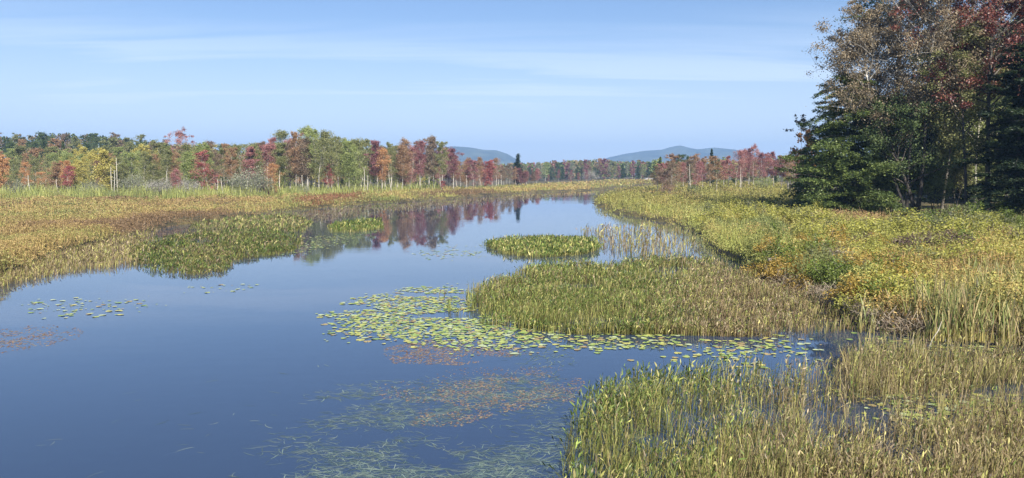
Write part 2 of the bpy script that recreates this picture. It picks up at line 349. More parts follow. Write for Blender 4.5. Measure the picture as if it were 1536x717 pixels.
def conifer(seed, H=10, rnd=(.55, 1.15), r0=.14, cb=.08, cr=2.2, nb=90, droop=.25, ls=.14, dens=14, pw=.8, k=2, rise=.1, asp=.35, tip=.15, side=.42, lean=0, per=6, tuft=False):
    r = np.random.default_rng(seed); T = MB(); Cn = MB(); ts = np.linspace(0, 1, 9)
    path = np.stack([lean * ts * H + .01 * H * np.sin(ts * 4), .008 * H * np.sin(ts * 5 + 1), ts * H], -1)
    T.tube(path, r0 * (1 - .93 * ts) + .01, 7)
    LC = []; LD = []; LV = []
    for b in range(nb):
        t = cb + (1 - cb) * (b + r.random()) / nb; t = min(t, .99)
        p0 = np.array([np.interp(t, ts, path[:, q]) for q in range(3)])
        L_ = cr * ((1 - (t - cb) / (1 - cb)) ** pw + tip * .6) * r.uniform(*rnd)
        a = b * 2.399 + r.normal() * .3; dh = np.array([math.cos(a), math.sin(a), 0.]); dr_ = droop * r.uniform(.2, 1.7); ri_ = rise * r.uniform(0, 2.4)
        q = np.linspace(0, 1, 6)
        bp_ = p0 + dh * L_ * q[:, None]; bp_[:, 2] += L_ * (ri_ * q * 1.6 - dr_ * q ** 2)
        T.tube(bp_, max(.01, r0 * .22 * (1 - t)) * (1 - .85 * q), 4)
        m = int(dens * L_ / cr * 2) + 5
        s = (np.arange(m) + r.random(m)) / m
        s = s ** (.6 if tuft else .75)
        base = np.stack([np.interp(s, q, bp_[:, w]) for w in range(3)], -1)
        sidev = np.array([-dh[1], dh[0], 0.])
        sg = np.where(r.random(m) < .5, 1, -1)
        ln = L_ * side * (1 - .65 * s) * r.uniform(.5, 1.1, m)
        dd = unit(sidev[None] * sg[:, None] * 1.0 + dh[None] * r.uniform(.5, 1.1, m)[:, None] + np.array([0, 0, 1.]) * ((r.random(m) * .7) if tuft else (-droop * r.random(m)))[:, None])
        f = r.random((m, per)); c = base[:, None] + dd[:, None] * (ln[:, None] * f)[..., None]
        c[..., 2] -= droop * .35 * ln[:, None] * f ** 2
        c = c + r.normal(size=c.shape) * ls * (.42 if not tuft else .8); c[..., 2] += r.normal() * .05 * L_ * f + .07 * L_ * r.normal() * s[:, None] ** 2
        bv = r.random()
        LC.append(c.reshape(-1, 3)); dl = dd[:, None] + r.normal(size=c.shape) * .45; LD.append(dl.reshape(-1, 3))
        LV.append(np.clip(.15 * bv + .5 * np.repeat(f.reshape(-1)[:, None], 1, 1)[:, 0] + .4 * r.random(m * per), 0, 1))  # leaf tone rises toward spray tips: painted highlights on the boughs
    c = np.concatenate(LC); d = np.concatenate(LD); v = np.concatenate(LV)
    Cn.leaves(c, ls * r.uniform(.7, 1.4, len(c)), np.stack([v, v, v], -1), up=1.2, k=k, asp=asp, d=d, r=r)
    return T.mesh('trunk', True), Cn.mesh('crown')

def shrub_mesh(seed, H=1, Rr=.7, nst=9, nl=600, ls=.07, k=3, asp=.5, up=.5, flat=.75, stemr=.008):
    r = np.random.default_rng(seed); T = MB(); Cn = MB(); ends = []
    for i_ in range(nst):
        a = i_ * 2.4 + r.normal() * .3; rad = Rr * math.sqrt((i_ + .5) / nst) * r.uniform(.7, 1.1); hh = H * (1 - .45 * (rad / Rr) ** 2) * r.uniform(.75, 1.1)
        q = np.linspace(0, 1, 4); p = np.stack([math.cos(a) * rad * q ** .8, math.sin(a) * rad * q ** .8, hh * q], -1) + r.normal(size=(4, 3)) * .03 * H * q[:, None]
        T.tube(p, stemr * (1.3 - q), 3)
        for _ in range(5):
            s0 = r.uniform(.35, 1); b0 = np.array([np.interp(s0, q, p[:, w]) for w in range(3)])
            e = b0 + unit(r.normal(size=3) + np.array([math.cos(a), math.sin(a), 1.4])) * H * r.uniform(.12, .3)
            T.tube([b0, e], [stemr * .6, stemr * .3], 3); ends.append(e)
        ends.append(p[-1])
    ends = np.array(ends); n_ = len(ends); idx = r.integers(0, n_, nl); cv = r.random(n_)
    c = ends[idx] + r.normal(size=(nl, 3)) * H * .09 - np.array([0, 0, 1]) * np.abs(r.normal(size=nl))[:, None] * H * .06
    c[:, 2] = np.maximum(c[:, 2], .03)
    v = np.clip(cv[idx] * .5 + .5 * r.random(nl), 0, 1)
    Cn.leaves(c, ls * r.uniform(.6, 1.4, nl), np.stack([v, v, v], -1), up=up, k=k, asp=asp, r=r)
    return T.mesh('stems', True), Cn.mesh('foliage')

ORD = ['first', 'second', 'third', 'fourth', 'fifth', 'sixth', 'seventh', 'eighth', 'ninth', 'tenth', 'eleventh', 'twelfth', 'thirteenth', 'fourteenth', 'fifteenth', 'sixteenth', 'seventeenth', 'eighteenth', 'nineteenth', 'twentieth']
TENS = {2: 'twenty', 3: 'thirty', 4: 'forty', 5: 'fifty', 6: 'sixty'}
def ordw(i):
    if i < 20: return ORD[i]
    t, u = divmod(i + 1, 10); return (TENS[t] + '-' + ORD[u - 1]) if u else TENS[t][:-1] + 'ieth'
PENDING = []
def want(o, base, where, px, cat, group):
    PENDING.append((o, base, where, px, cat, group))
def flush_labels():
    d = {}
    for p in PENDING: d.setdefault((p[1], p[2]), []).append(p)
    for (base, where), ps in d.items():
        ps.sort(key=lambda p: p[3])
        for i_, p in enumerate(ps):
            lab = f'{base}, {where}' if len(ps) == 1 else f'{base}, {ordw(i_)} from left {where}'
            tag(p[0], lab, p[4], p[5])

_first = {}
def put(name, parts, loc, rz, s, sx=None):
    """parts: (child name, mesh, material); the first of a kind and its copies share mesh data"""
    root = empty(name, loc, rz, s, sx)
    for cn, me, ma in parts: link(cn, me, ma, root)
    return root

# ------------------------------------------------------------------ near trees on the right bank
def big(name, tm, cm, bark, leaf, px, D, label, rz=0, s=1, z=None, cat='tree', sx=None):
    x, y = at(px, D); zz_ = float(ground_z(np.array([x]), np.array([y]))[0]) - .05 if z is None else z
    root = empty(name, (x, y, zz_), rz, s, sx)
    link('trunk', tm, bark, root)
    if cm: link('crown', cm, leaf, root)
    return tag(root, label, cat)
t, c = conifer(101, H=11.8, r0=.2, cb=.03, cr=5.6, nb=230, droop=.32, ls=.14, dens=46, pw=.5, k=3, rise=.12, asp=.5, per=11, rnd=(.4, 1.2))
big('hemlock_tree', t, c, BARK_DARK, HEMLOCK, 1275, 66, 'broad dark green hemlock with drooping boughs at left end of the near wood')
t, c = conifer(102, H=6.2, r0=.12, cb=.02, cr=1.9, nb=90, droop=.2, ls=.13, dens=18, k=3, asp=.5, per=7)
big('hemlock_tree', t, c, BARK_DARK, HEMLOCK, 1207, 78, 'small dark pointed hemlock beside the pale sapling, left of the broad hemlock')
t, c = conifer(112, H=8.5, r0=.14, cb=.02, cr=3.2, nb=130, pw=.6, droop=.22, ls=.14, dens=20, k=3, asp=.5, per=8)
big('hemlock_tree', t, c, BARK_DARK, HEMLOCK, 1240, 74, 'mid-sized dark hemlock half hidden behind the left side of the broad hemlock')
t, c = broadleaf(103, H=18.6, r0=.17, cb=.38, cr=5.2, nb=36, cl=9, nl=58, ls=.115, csz=.42, k=3, lean=(-.05, 0), shape=1.0, up=.2, sides=6, stems=3)
big('autumn_tree', t, c, BARK_LIMB, BIGBRN, 1366, 63, 'tall thinning brown-leaved tree with pale bare limbs above the broad hemlock')
t, c = broadleaf(113, H=16.5, r0=.18, cb=.4, cr=4.3, nb=44, cl=9, nl=72, ls=.125, csz=.4, k=3, lean=(-.06, 0), up=.2, sides=6)
big('autumn_tree', t, c, BARK_GREY, BIGBRN, 1326, 71, 'dusky brown tree with rounded crown directly behind the top of the broad hemlock')
t, c = broadleaf(104, H=20.0, r0=.22, cb=.40, cr=5.3, nb=54, cl=10, nl=66, ls=.14, csz=.38, k=3, lean=(.02, 0), up=.5, sides=6)
big('maple_tree', t, c, BARK_GREY, BIGRED, 1480, 60, 'tall dark red maple with forked grey trunk, right of the brown tree')
t, c = broadleaf(105, H=20, r0=.24, cb=.42, cr=5.4, nb=50, cl=9, nl=66, ls=.14, csz=.38, k=3, lean=(.03, 0), up=.5, sides=6)
big('maple_tree', t, c, BARK_GREY, BIGRED, 1540, 62, 'dark red maple cut by the right edge, rising above the dark spruce')
t, c = conifer(106, H=27, r0=.32, cb=.6, cr=5.2, nb=70, droop=.02, ls=.24, dens=22, pw=.6, k=3, rise=.12, asp=.3, per=9, tuft=True, tip=.3)
big('pine_tree', t, c, BARK_DARK, PINE, 1336, 72, 'tall pine whose green boughs show above the brown tree at the top edge')
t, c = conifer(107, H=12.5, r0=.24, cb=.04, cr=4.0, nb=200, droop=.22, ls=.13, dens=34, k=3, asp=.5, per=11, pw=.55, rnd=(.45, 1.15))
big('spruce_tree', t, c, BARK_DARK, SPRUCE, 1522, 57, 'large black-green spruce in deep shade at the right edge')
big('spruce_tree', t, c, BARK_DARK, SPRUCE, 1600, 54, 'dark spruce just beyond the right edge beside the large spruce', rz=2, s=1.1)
t, c = broadleaf(108, H=7.4, r0=.19, cb=.3, cr=3.2, nb=26, cl=5, nl=80, ls=.13, csz=.5, k=3, lean=(-.42, 0), up=.8, sides=6)
big('leaning_tree', t, c, BARK_DARK, MAT['dark green'], 1376, 63, 'crooked leaning tree with dark trunk reaching left under the brown tree')
for i_, (px, D, H, lean, pal, lab, bk) in enumerate([
    (1448, 60, 13.5, (.03, 0), 'olive', 'slender green-leaved maple with dark trunk just right of the forked maple', BARK_DARK),
    (1412, 67, 12.5, (.02, 0), 'olive', 'olive-leaved tree with bare dark trunk left of the forked maple', BARK_GREY),
    (1464, 69, 12.0, (.05, 0), 'light green', 'thin pale-trunked tree glimpsed between the maple trunks and the spruce', BARK_PALE),
    (1340, 76, 8.5, (0, 0), 'dark green', 'shaded green tree behind the leaning tree', BARK_DARK)]):
    t, c = broadleaf(120 + i_, H=H, r0=.13, cb=.34, cr=3.2, nb=34, cl=4, nl=80, ls=.13, csz=.5, k=3, lean=lean, up=.6, sides=5)
    big('broadleaf_tree', t, c, bk, MAT[pal], px, D, lab)
t, c = broadleaf(131, H=4.6, r0=.05, cb=.2, cr=1.9, nb=18, cl=3, nl=26, ls=.14, csz=.34, k=3, up=.8, stems=3)
for px, D, s, lab in [(1306, 67, .8, 'bright yellow-green sapling under the right side of the broad hemlock'), (1336, 66, .9, 'yellow-green sapling behind the crooked leaning trunk'),
                      (1402, 64, .85, 'yellow-green sapling just left of the forked maple trunk'), (1440, 72, 1.2, 'sunlit green sapling behind the maple trunks'),
                      (1480, 66, .8, 'low green sapling between the pale thin trunk and the spruce')]:
    big('sapling', t, c, BARK_GREY, MAT['light green'] if D != 72 else MAT['olive'], px, D, lab, rz=px, s=s, cat='sapling')
t, c = broadleaf(132, H=9.0, r0=.06, cb=.78, cr=.9, nb=9, cl=2, nl=26, ls=.16, csz=.2, k=3, up=-.2)
big('pale_sapling', t, c, BARK_PALE, MAT['dusty grey'], 1196, 84, 'thin sapling with a pale silvery leafy tip standing above the small hemlock', cat='sapling')
t, c = broadleaf(133, H=7.6, r0=.08, cb=.45, cr=1.3, nb=16, cl=3, nl=30, ls=.18, csz=.3, k=2)
big('red_maple', t, c, BARK_GREY, MAT['orange'], 1216, 86, 'small orange-red maple peeping out between the two left hemlocks')
# the wood behind, and the tall trees that go on to the right
t1, c1 = broadleaf(140, H=18, r0=.22, cb=.2, cr=4.3, nb=48, cl=5, nl=75, ls=.2, csz=.65, k=2)
t2, c2 = conifer(141, H=18, r0=.25, cb=.06, cr=4.2, nb=150, droop=.2, ls=.2, dens=26, asp=.5, per=9, pw=.6)
bw = [(1395, 88, 2, 1.05), (1440, 84, 1, 1.0), (1480, 80, 2, .9), (1530, 86, 1, 1.1), (1420, 100, 1, 1.0), (1585, 76, 2, 1.1), (1370, 96, 2, .75), (1500, 100, 2, 1.2), (1340, 104, 1, .7), (1555, 95, 1, 1.1)]
for i_, (px, D, k_, s) in enumerate(bw):
    x, y = at(px, D); o_ = empty('forest_tree', (x, y, .8), i_ * 1.3, s)
    link('trunk', (t1, t2)[k_ - 1], BARK_DARK, o_); link('crown', (c1, c2)[k_ - 1], MAT[('dusky brown', 'dark green')[i_ % 2]] if k_ == 1 else SPRUCE, o_)
    want(o_, ('dark leafy forest tree', 'black-green conifer')[k_ - 1], 'in the shaded wood behind the near right trees', px, 'tree', 'shaded trees behind the near right wood')
for i_, (x, y, k_, s) in enumerate([(52, 48, 1, 1.0), (56, 55, 2, 1.2), (49, 60, 2, 1.0), (60, 46, 1, 1.1), (57, 64, 1, 1.2), (64, 52, 2, 1.25), (52, 68, 1, 1.1), (66, 60, 1, 1.1), (58, 38, 1, .95)]):
    o_ = empty('forest_tree', (x, y, .9), i_, s); link('trunk', (t1, t2)[k_ - 1], BARK_DARK, o_); link('crown', (c1, c2)[k_ - 1], MAT['rust'] if k_ == 1 else SPRUCE, o_)
    want(o_, ('tall leafy tree', 'tall conifer')[k_ - 1], 'in the wood beyond the right edge', x, 'tree', 'trees beyond the right edge')

# ------------------------------------------------------------------ distant swamp trees
VAR = [broadleaf(200 + i_, H=10, r0=(.085, .10, .075, .09)[i_ % 4], cb=(.14, .3, .2, .12, .34)[i_ % 5], cr=(2.0, 1.6, 2.4, 1.8, 1.45)[i_ % 5], nb=(30, 26, 34)[i_ % 3], cl=4, nl=34, ls=.13, csz=(.46, .60, .40)[i_ % 3],
                 stems=(1, 1, 2, 1, 2, 1)[i_ % 6], up=.3, lean=((i_ % 3 - 1) * .05, 0), sides=4) for i_ in range(14)]
FULL = [broadleaf(230 + i_, H=10, r0=.11, cb=.08, cr=2.7, nb=34, cl=4, nl=32, ls=.2, csz=.5, up=.5, sides=4, shape=(1, .8, 1.15)[i_ % 3]) for i_ in range(6)]
CON = [conifer(250 + i_, H=10, r0=.13, cb=.1, cr=(1.6, 1.3, 1.9)[i_], nb=60, droop=(.1, .15, 0)[i_], ls=.24, dens=12, asp=.5, per=5, tuft=(i_ == 2)) for i_ in range(3)]
r = np.random.default_rng(33)
ntree = 0
def dtree(kind, px, D, top, pal, where, group, bark=None, name=None, z=None):
    global ntree; ntree += 1
    x, y = at(px, D); z0 = float(ground_z(np.array([x]), np.array([y]))[0]) if z is None else z
    H = max(1.5, hof(top, D) - z0); lib = {'slim': ([VAR[q] for q in (1, 4, 6, 9, 11)] if (r.random() < .72 and px > 380) else VAR), 'full': FULL, 'con': CON}[kind]
    tm_, cm_ = lib[r.integers(len(lib))]
    s = H / 10.2; o_ = empty(name or {'slim': 'swamp_maple', 'full': 'round_tree', 'con': 'conifer'}[kind], (x, y, z0 - .1), r.uniform(0, 6.28), s, s * r.uniform(.85, 1.15) if kind == 'full' else s ** .6 * r.uniform(.7, 1.3) * .95)
    o_.rotation_euler[0] = r.normal() * .04; o_.rotation_euler[1] = r.normal() * .04
    link('trunk', tm_, bark or (BARK_PALE if kind == 'slim' else BARK_DARK), o_); link('crown', cm_, MAT[pal] if kind != 'con' else (SPRUCE if pal == 'black' else PINE), o_)
    sz = 'tall' if H > 10.3 else ('small' if H < 6 else 'mid-sized')
    cname = {'con': 'dark green' if pal != 'black' else 'black-green'}.get(kind, pal)
    want(o_, f'{sz} {cname} ' + {'slim': 'slim tree', 'full': 'bushy tree', 'con': 'conifer'}[kind], where, px, 'tree', group)
    return o_
topL = ([0, 60, 120, 180, 240, 280, 330, 380, 415, 430, 470, 490, 520, 560, 600, 640, 665, 690, 720, 760, 800], [247, 244, 242, 235, 232, 226, 222, 218, 212, 210, 204, 204, 210, 216, 217, 217, 219, 233, 239, 245, 254])
topM = ([0, 250, 300, 400, 500, 560, 600, 660, 700, 800], [222, 216, 214, 212, 206, 215, 219, 221, 238, 252])
def lpal(px):
    ch = [(60, ['olive', 'light green', 'orange', 'yellow', 'rust', 'olive']), (200, ['olive', 'rust', 'yellow', 'light green', 'orange', 'olive']), (300, ['olive', 'light green', 'rust', 'olive', 'light green']),
          (460, ['olive', 'olive', 'olive', 'light green', 'dusky brown', 'rust', 'pinkish red']), (560, ['olive', 'olive', 'light green', 'dusky brown', 'rust', 'olive']),
          (660, ['rust', 'dusky brown', 'dusky brown', 'olive', 'pinkish red', 'olive']), (900, ['maroon', 'pinkish red', 'maroon', 'dusky brown', 'rust', 'dusky brown'])]
    for lim, l_ in ch:
        if px < lim: return l_[r.integers(len(l_))]
def baseD(px): return float(np.interp(px, [0, 250, 450, 560, 650, 720, 800], [142, 140, 148, 158, 178, 205, 250]))
GL = 'swamp trees of the left treeline'
def stretch(px): return 'left of round willow' if px < 345 else ('right of round willow' if px < 620 else 'below left hill')
px = -25
while px < 800:                                                     # front row
    D = baseD(px) * r.uniform(.98, 1.06)
    dtree('slim', px, D, np.interp(px, *topL) + r.normal() * 5 + (8 if r.random() < .3 else 0), lpal(px), 'front row ' + stretch(px), GL)
    px += r.uniform(7.5, 11) if px > 380 else r.uniform(10, 15)
px = -30
while px < 805:                                                     # second row
    D = baseD(px) * r.uniform(1.1, 1.2)
    dtree('slim' if r.random() < .86 else 'full', px, D, np.interp(px, *topM) + abs(r.normal()) * 6 + (10 if px < 250 else 0), lpal(px), 'second row ' + stretch(px), GL)
    px += r.uniform(11, 18)
px = -30
while px < 640:                                                     # third row
    D = baseD(px) * r.uniform(1.26, 1.42)
    dtree('full', px, D, np.interp(px, *topM) + abs(r.normal()) * 5 + (2 if px < 250 else 5), ['olive', 'light green', 'dark green', 'rust', 'yellow', 'olive'][r.integers(6)], 'back row ' + stretch(px), GL)
    px += r.uniform(15, 23)
for row, (Dd, off) in enumerate([(232, 8), (275, 0)]):              # the wooded rise
    px = -30 + row * 8
    while px < 262:
        dtree('full' if r.random() < .8 else 'con', px, Dd * r.uniform(.97, 1.04), np.interp(px, [0, 20, 60, 100, 130, 180, 230, 270], [198, 201, 202, 196, 200, 202, 206, 214]) + off + abs(r.normal()) * 4,
              ['dark green', 'olive', 'dark green', 'dusky brown', 'rust', 'dark green'][r.integers(6)], ('on face', 'on crest')[row] + ' of wooded rise', 'trees on the wooded rise')
        px += r.uniform(14, 21)
# trees that stand out
for px, D, top, pal, kd, lab in [(6, 132, 240, 'orange', 'full', 'glowing orange bushy tree at the left edge'), (103, 134, 250, 'crimson', 'slim', 'crimson low maple at the marsh edge near the left edge'),
        (160, 136, 226, 'yellow', 'full', 'yellow leafy tree above the pair of white dead trunks'), (313, 134, 228, 'crimson', 'slim', 'vivid red maple just left of the round willow'),
        (270, 132, 254, 'pinkish red', 'slim', 'low pinkish red maple behind the grey bare thicket'), (413, 134, 246, 'orange', 'slim', 'orange-red little maple with white trunk right of the round willow'),
        (492, 150, 246, 'crimson', 'slim', 'low crimson maple beneath the tall olive trees'), (277, 168, 200, 'pinkish red', 'slim', 'pinkish tree top poking above the left treeline'),
        (468, 156, 192, 'light green', 'slim', 'tallest grey-green tree of the left treeline'), (430, 172, 198, 'olive', 'slim', 'tall thin olive tree poking up left of the tallest grey-green tree'),
        (566, 160, 213, 'maroon', 'slim', 'tall maroon tree with feathery top left of the hill'), (574, 158, 224, 'orange', 'slim', 'orange-topped tree next to the feathery maroon tree'),
        (663, 176, 214, 'olive', 'slim', 'tall olive tree with forked top against the left hill'), (629, 172, 213, 'maroon', 'slim', 'tall maroon tree at the left foot of the hill outline'),
        (665, 172, 272, 'crimson', 'full', 'tiny bright red bush-like maple at the foot of the trunks below the hill'),
        (732, 212, 242, 'crimson', 'full', 'bright crimson maple over the reflecting bend')]:
    o_ = dtree(kd, px, D, top, pal, '', GL); PENDING.pop(); tag(o_, lab, 'tree', GL)
o_ = dtree('con', 776, 250, 230, 'black', '', GL, name='dark_pine'); PENDING.pop(); tag(o_, 'lone dark leaning pine standing above the crimson trees right of the hill', 'tree')
o_ = dtree('con', 1068, 190, 222, 'black', '', GL, name='dark_spruce'); PENDING.pop(); tag(o_, 'dark spruce among the red trees in the right middle distance', 'tree')
# far wood at the end of the reach
px = 782
while px < 1010:
    D = r.uniform(440, 470)
    dtree(['full', 'full', 'con', 'slim'][r.integers(4)], px, D, np.interp(px, [790, 830, 880, 940, 1000], [248, 243, 240, 243, 244]) + r.normal() * 2.5 + 3, ['light green', 'olive', 'olive', 'maroon', 'rust', 'grey green', 'dark green'][r.integers(7)],
          'at the far end of the stream', 'trees at the far end of the stream')
    px += r.uniform(5, 8.5)
for px in (800, 822, 838, 855, 868, 880): 
    dtree('slim', px, 330, 258 + r.uniform(-4, 4), ['maroon', 'pinkish red', 'maroon'][r.integers(3)], 'below the far wood beyond the bend', 'low red trees beyond the bend')
# right middle distance
px = 985
while px < 1200:
    D = r.uniform(148, 172)
    dtree('slim', px, D, np.interp(px, [985, 1010, 1060, 1090, 1100, 1110, 1150, 1180, 1200], [250, 243, 243, 240, 226, 221, 224, 232, 236]) + r.normal() * 4, ['maroon', 'pinkish red', 'maroon', 'rust', 'dusky brown', 'pinkish red'][r.integers(6)],
          'in the right red grove', 'red grove in the right middle distance')
    px += r.uniform(8, 12)
px = 990
while px < 1190:
    D = r.uniform(205, 235)
    dtree(['full', 'con'][r.random() < .3], px, D, np.interp(px, [990, 1060, 1190], [234, 232, 238]) + abs(r.normal()) * 5, ['olive', 'dark green', 'light green', 'rust'][r.integers(4)],
          'behind the red grove', 'green trees behind the red grove')
    px += r.uniform(11, 17)
# far-off wood reading as one mass behind
mbw = MB(); rw = np.random.default_rng(9)
def woodmass(px0, px1, D0, D1, top, n_, cols):
    p = rw.uniform(px0, px1, n_); D = rw.uniform(D0, D1, n_); x = (p - CX) / FPX * D; g = ground_z(x, D)
    H = np.maximum(hof(np.interp(p, *top), D) - g, 3) * (.82 + .25 * fbm(p * 1.0, D, 4, 2)) * rw.uniform(.9, 1.05, n_)
    m = 70; idx = np.repeat(np.arange(n_), m); th = rw.uniform(0, 6.28, n_ * m); u = rw.random(n_ * m)
    rad = (np.sin(np.clip(u, .05, .95) * math.pi) ** .6) * .24 * H[idx] * np.sqrt(rw.random(n_ * m))
    c_ = np.stack([x[idx] + rad * np.cos(th), D[idx] + rad * np.sin(th), g[idx] + H[idx] * (.12 + .88 * u)], -1)
    cc = 1.55 * np.array(cols)[rw.integers(len(cols), size=n_)][idx] * rw.uniform(.6, 1.35, (n_ * m, 1))
    mbw.leaves(c_, D[idx] * .0022 * rw.uniform(.7, 1.4, n_ * m), cc, up=.4, asp=.8, r=rw)
GR = [(.10, .12, .04), (.14, .15, .045), (.07, .09, .03), (.17, .13, .06), (.13, .16, .05)]
woodmass(-60, 660, 215, 250, ([-60, 250, 400, 500, 600, 660], [225, 224, 222, 216, 226, 234]), 260, GR)
woodmass(640, 1020, 480, 620, ([640, 760, 830, 880, 1020], [246, 247, 242, 241, 243]), 420, GR + [(.15, .07, .06)])
woodmass(980, 1560, 260, 340, ([980, 1100, 1560], [240, 238, 225]), 320, GR)
woodmass(-60, 300, 290, 330, ([-60, 60, 100, 180, 300], [202, 203, 199, 205, 222]), 160, [(.05, .07, .025), (.07, .085, .03), (.09, .07, .04)])
tag(link('distant_wood', mbw.mesh('distant_wood'), LEAF_DULL), 'distant mixed green wood filling in behind the marsh treeline', 'wood', kind='stuff')

# dead pale trunks along the left treeline
def snag(seed, H):
    r_ = np.random.default_rng(seed); T = MB(); q = np.linspace(0, 1, 7); ln = r_.normal() * .07
    p = np.stack([ln * q * H + .01 * H * np.sin(q * 6), 0 * q, q * H], -1); T.tube(p, .075 * (1 - .6 * q) + .012, 6)
    for b in range(r_.integers(3, 7)):
        s0 = r_.uniform(.3, .95); b0 = np.array([np.interp(s0, q, p[:, w]) for w in range(3)]); a = r_.uniform(0, 6.28); L_ = r_.uniform(.4, 1.3)
        T.tube([b0, b0 + np.array([math.cos(a) * L_ * .6, math.sin(a) * L_ * .6, L_ * .35]), b0 + np.array([math.cos(a) * L_, math.sin(a) * L_, L_ * .8])], [.035, .025, .01], 4)
    return T.mesh('dead_tree', True)
BLEACH = noisemat('bleached_wood', (.38, .34, .27), (.72, .67, .57), 2, stretch=(1, 1, .3))
SN = [snag(300 + k_, 10) for k_ in range(4)]
for i_, (px, D, top) in enumerate([(46, 131, 262), (168, 133, 249), (173, 131, 254), (177, 135, 236), (88, 134, 268), (252, 134, 256), (327, 131, 268), (335, 133, 266), (455, 143, 262), (548, 150, 250), (552, 152, 262), (587, 156, 258),
                                   (200, 150, 232), (212, 148, 252), (700, 196, 262), (722, 206, 262), (737, 214, 264), (745, 216, 262), (752, 222, 262), (1035, 147, 246), (1005, 150, 262), (1110, 150, 250), (1150, 148, 268)]):
    x, y = at(px, D); s = (hof(top, D) - .2) / 10; o_ = link('dead_tree', SN[i_ % 4], BLEACH); o_.location = (x, y, .1); o_.scale = (max(s, .75), max(s, .75), s); o_.rotation_euler = (0, 0, i_ * 1.7)
    want(o_, 'bleached bare dead trunk', 'before ' + ('the left treeline' if px < 620 else ('the crimson trees below the hill' if px < 800 else 'the red grove')), px, 'dead tree', 'bleached dead trunks')

# willows and thickets at the foot of the left trees
sb = [shrub_mesh(320 + k_, H=4.5, Rr=3.6, nst=30, nl=2600, ls=.2, k=2, asp=.5, stemr=.035) for k_ in range(2)]
def bush(px, D, s, pal, lab, name='willow_shrub', group=None, sz=None, mi=0):
    x, y = at(px, D); g = float(ground_z(np.array([x]), np.array([y]))[0]); o_ = put(name, [('stems', sb[mi][0], TWIG), ('foliage', sb[mi][1], MAT[pal])], (x, y, g - .1), px, sz or s, s)
    return tag(o_, lab, 'shrub', group)
bush(376, 131, 1.0, 'grey green', 'big round grey-green willow at the foot of the left treeline')
for px, D, s, pal, lab in [(238, 130, .62, 'dusty grey', 'grey twiggy thicket left of the two bare thickets'), (286, 130, .6, 'dusty grey', 'pale grey bare thicket below the vivid red maple'), (262, 134, .7, 'grey green', 'greyish willow between the pale thickets'),
                           (205, 134, .75, 'grey green', 'grey-green willow right of the white dead trunks'), (140, 133, .55, 'grey green', 'low grey-green willow left of the white dead trunks'), (22, 133, .6, 'grey green', 'grey-green willow near the left edge'),
                           (75, 132, .4, 'dusky brown', 'low brown shrub at the marsh edge near the crimson maple'), (400, 133, .45, 'maroon', 'dark red shrub against the right side of the round willow'),
                           (455, 138, .4, 'grey green', 'low grey shrub below the tallest grey-green tree'), (1145, 142, .5, 'light green', 'green shrub at the foot of the red grove'), (885, 385, 1.1, 'dusty grey', 'whitish shrub in front of the far wood'),
                           (1040, 138, .35, 'dark green', 'low dark shrub in front of the red grove'), (1000, 148, .4, 'rust', 'rusty shrub at the left end of the red grove')]:
    bush(px, D, s, pal, lab, group='shrubs at the foot of the trees', mi=int(px) % 2)
# undergrowth line below treelines
px = 420
while px < 790:
    D = baseD(px) * .985; x, y = at(px, D); s = r.uniform(.16, .34)
    o_ = put('low_shrub', [('foliage', sb[int(px) % 2][1], MAT[['dark green', 'olive', 'light green', 'grey green'][r.integers(4)]])], (x, y, .15), px, s * .9, s * 1.3)
    want(o_, 'low green shrub', 'under trees ' + stretch(px), px, 'shrub', 'low shrubs under the treeline'); px += r.uniform(12, 20)

# ------------------------------------------------------------------ rocks, posts and logs
ROCK = noisemat('pale_rock', (.35, .33, .30), (.6, .58, .54), 1.2)
def boulder(seed, sx, sy, sz):
    r_ = np.random.default_rng(seed); th = np.linspace(0, 2 * math.pi, 25)[:-1]; ph = np.linspace(.02, math.pi - .02, 12); P_, T_ = np.meshgrid(ph, th, indexing='ij')
    d = np.stack([np.sin(P_) * np.cos(T_), np.sin(P_) * np.sin(T_), np.cos(P_)], -1); rr = .8 + .4 * fbm(d[..., 0] * 1.3 + 5 + seed, d[..., 1] * 1.3 + d[..., 2] + 7, .8, 3)
    a, b = P_.shape; i = np.arange(a - 1)[:, None] * b; j = np.arange(b)[None]; F_ = np.stack([i + j, i + b + j, i + b + (j + 1) % b, i + (j + 1) % b], -1).reshape(-1, 4)
    m = MB(); m.add(d * rr[..., None] * np.array([sx, sy, sz]), F_, np.array([1., 1, 1])); return m.mesh('boulder', True)
o_ = link('boulder', boulder(1, 4.2, 3, 1.3), ROCK); x, y = at(975, 415); o_.location = (x, y, .9); tag(o_, 'long pale boulder on the far bank near the end of the stream', 'boulder')
WOOD = noisemat('weathered_log', (.12, .10, .08), (.32, .29, .24), 4, stretch=(.3, 3, 3))
def log(px, py, L_, rad, ang, z, lab, tilt=0.0):
    x, y = G(px, py, z); m = MB(); q = np.linspace(-.5, .5, 9); rr_ = np.full(9, rad) * (1 - .25 * q); rr_[0] = rr_[-1] = .01
    q[0] = -.499; p = np.stack([q * L_, .03 * L_ * np.sin(q * 5), q * L_ * tilt], -1); p[0] = p[1] - np.array([.02, 0, 0]); p[-1] = p[-2] + np.array([.02, 0, 0])
    m.tube(p, rr_, 10)
    for b in range(3):
        b0 = p[3 + b]; m.tube([b0, b0 + np.array([.05, .05, rad * 2.2]), b0 + np.array([.12, .1, rad * 3.2])], [.02, .015, .008], 4)
    o_ = link('fallen_log', m.mesh('fallen_log', True), WOOD); o_.location = (float(x), float(y), z); o_.rotation_euler = (0, 0, ang); tag(o_, lab, 'log')
log(1167, 389, 1.4, .075, .5, .78, 'grey weathered log lying across the low shrubs of the right bank')
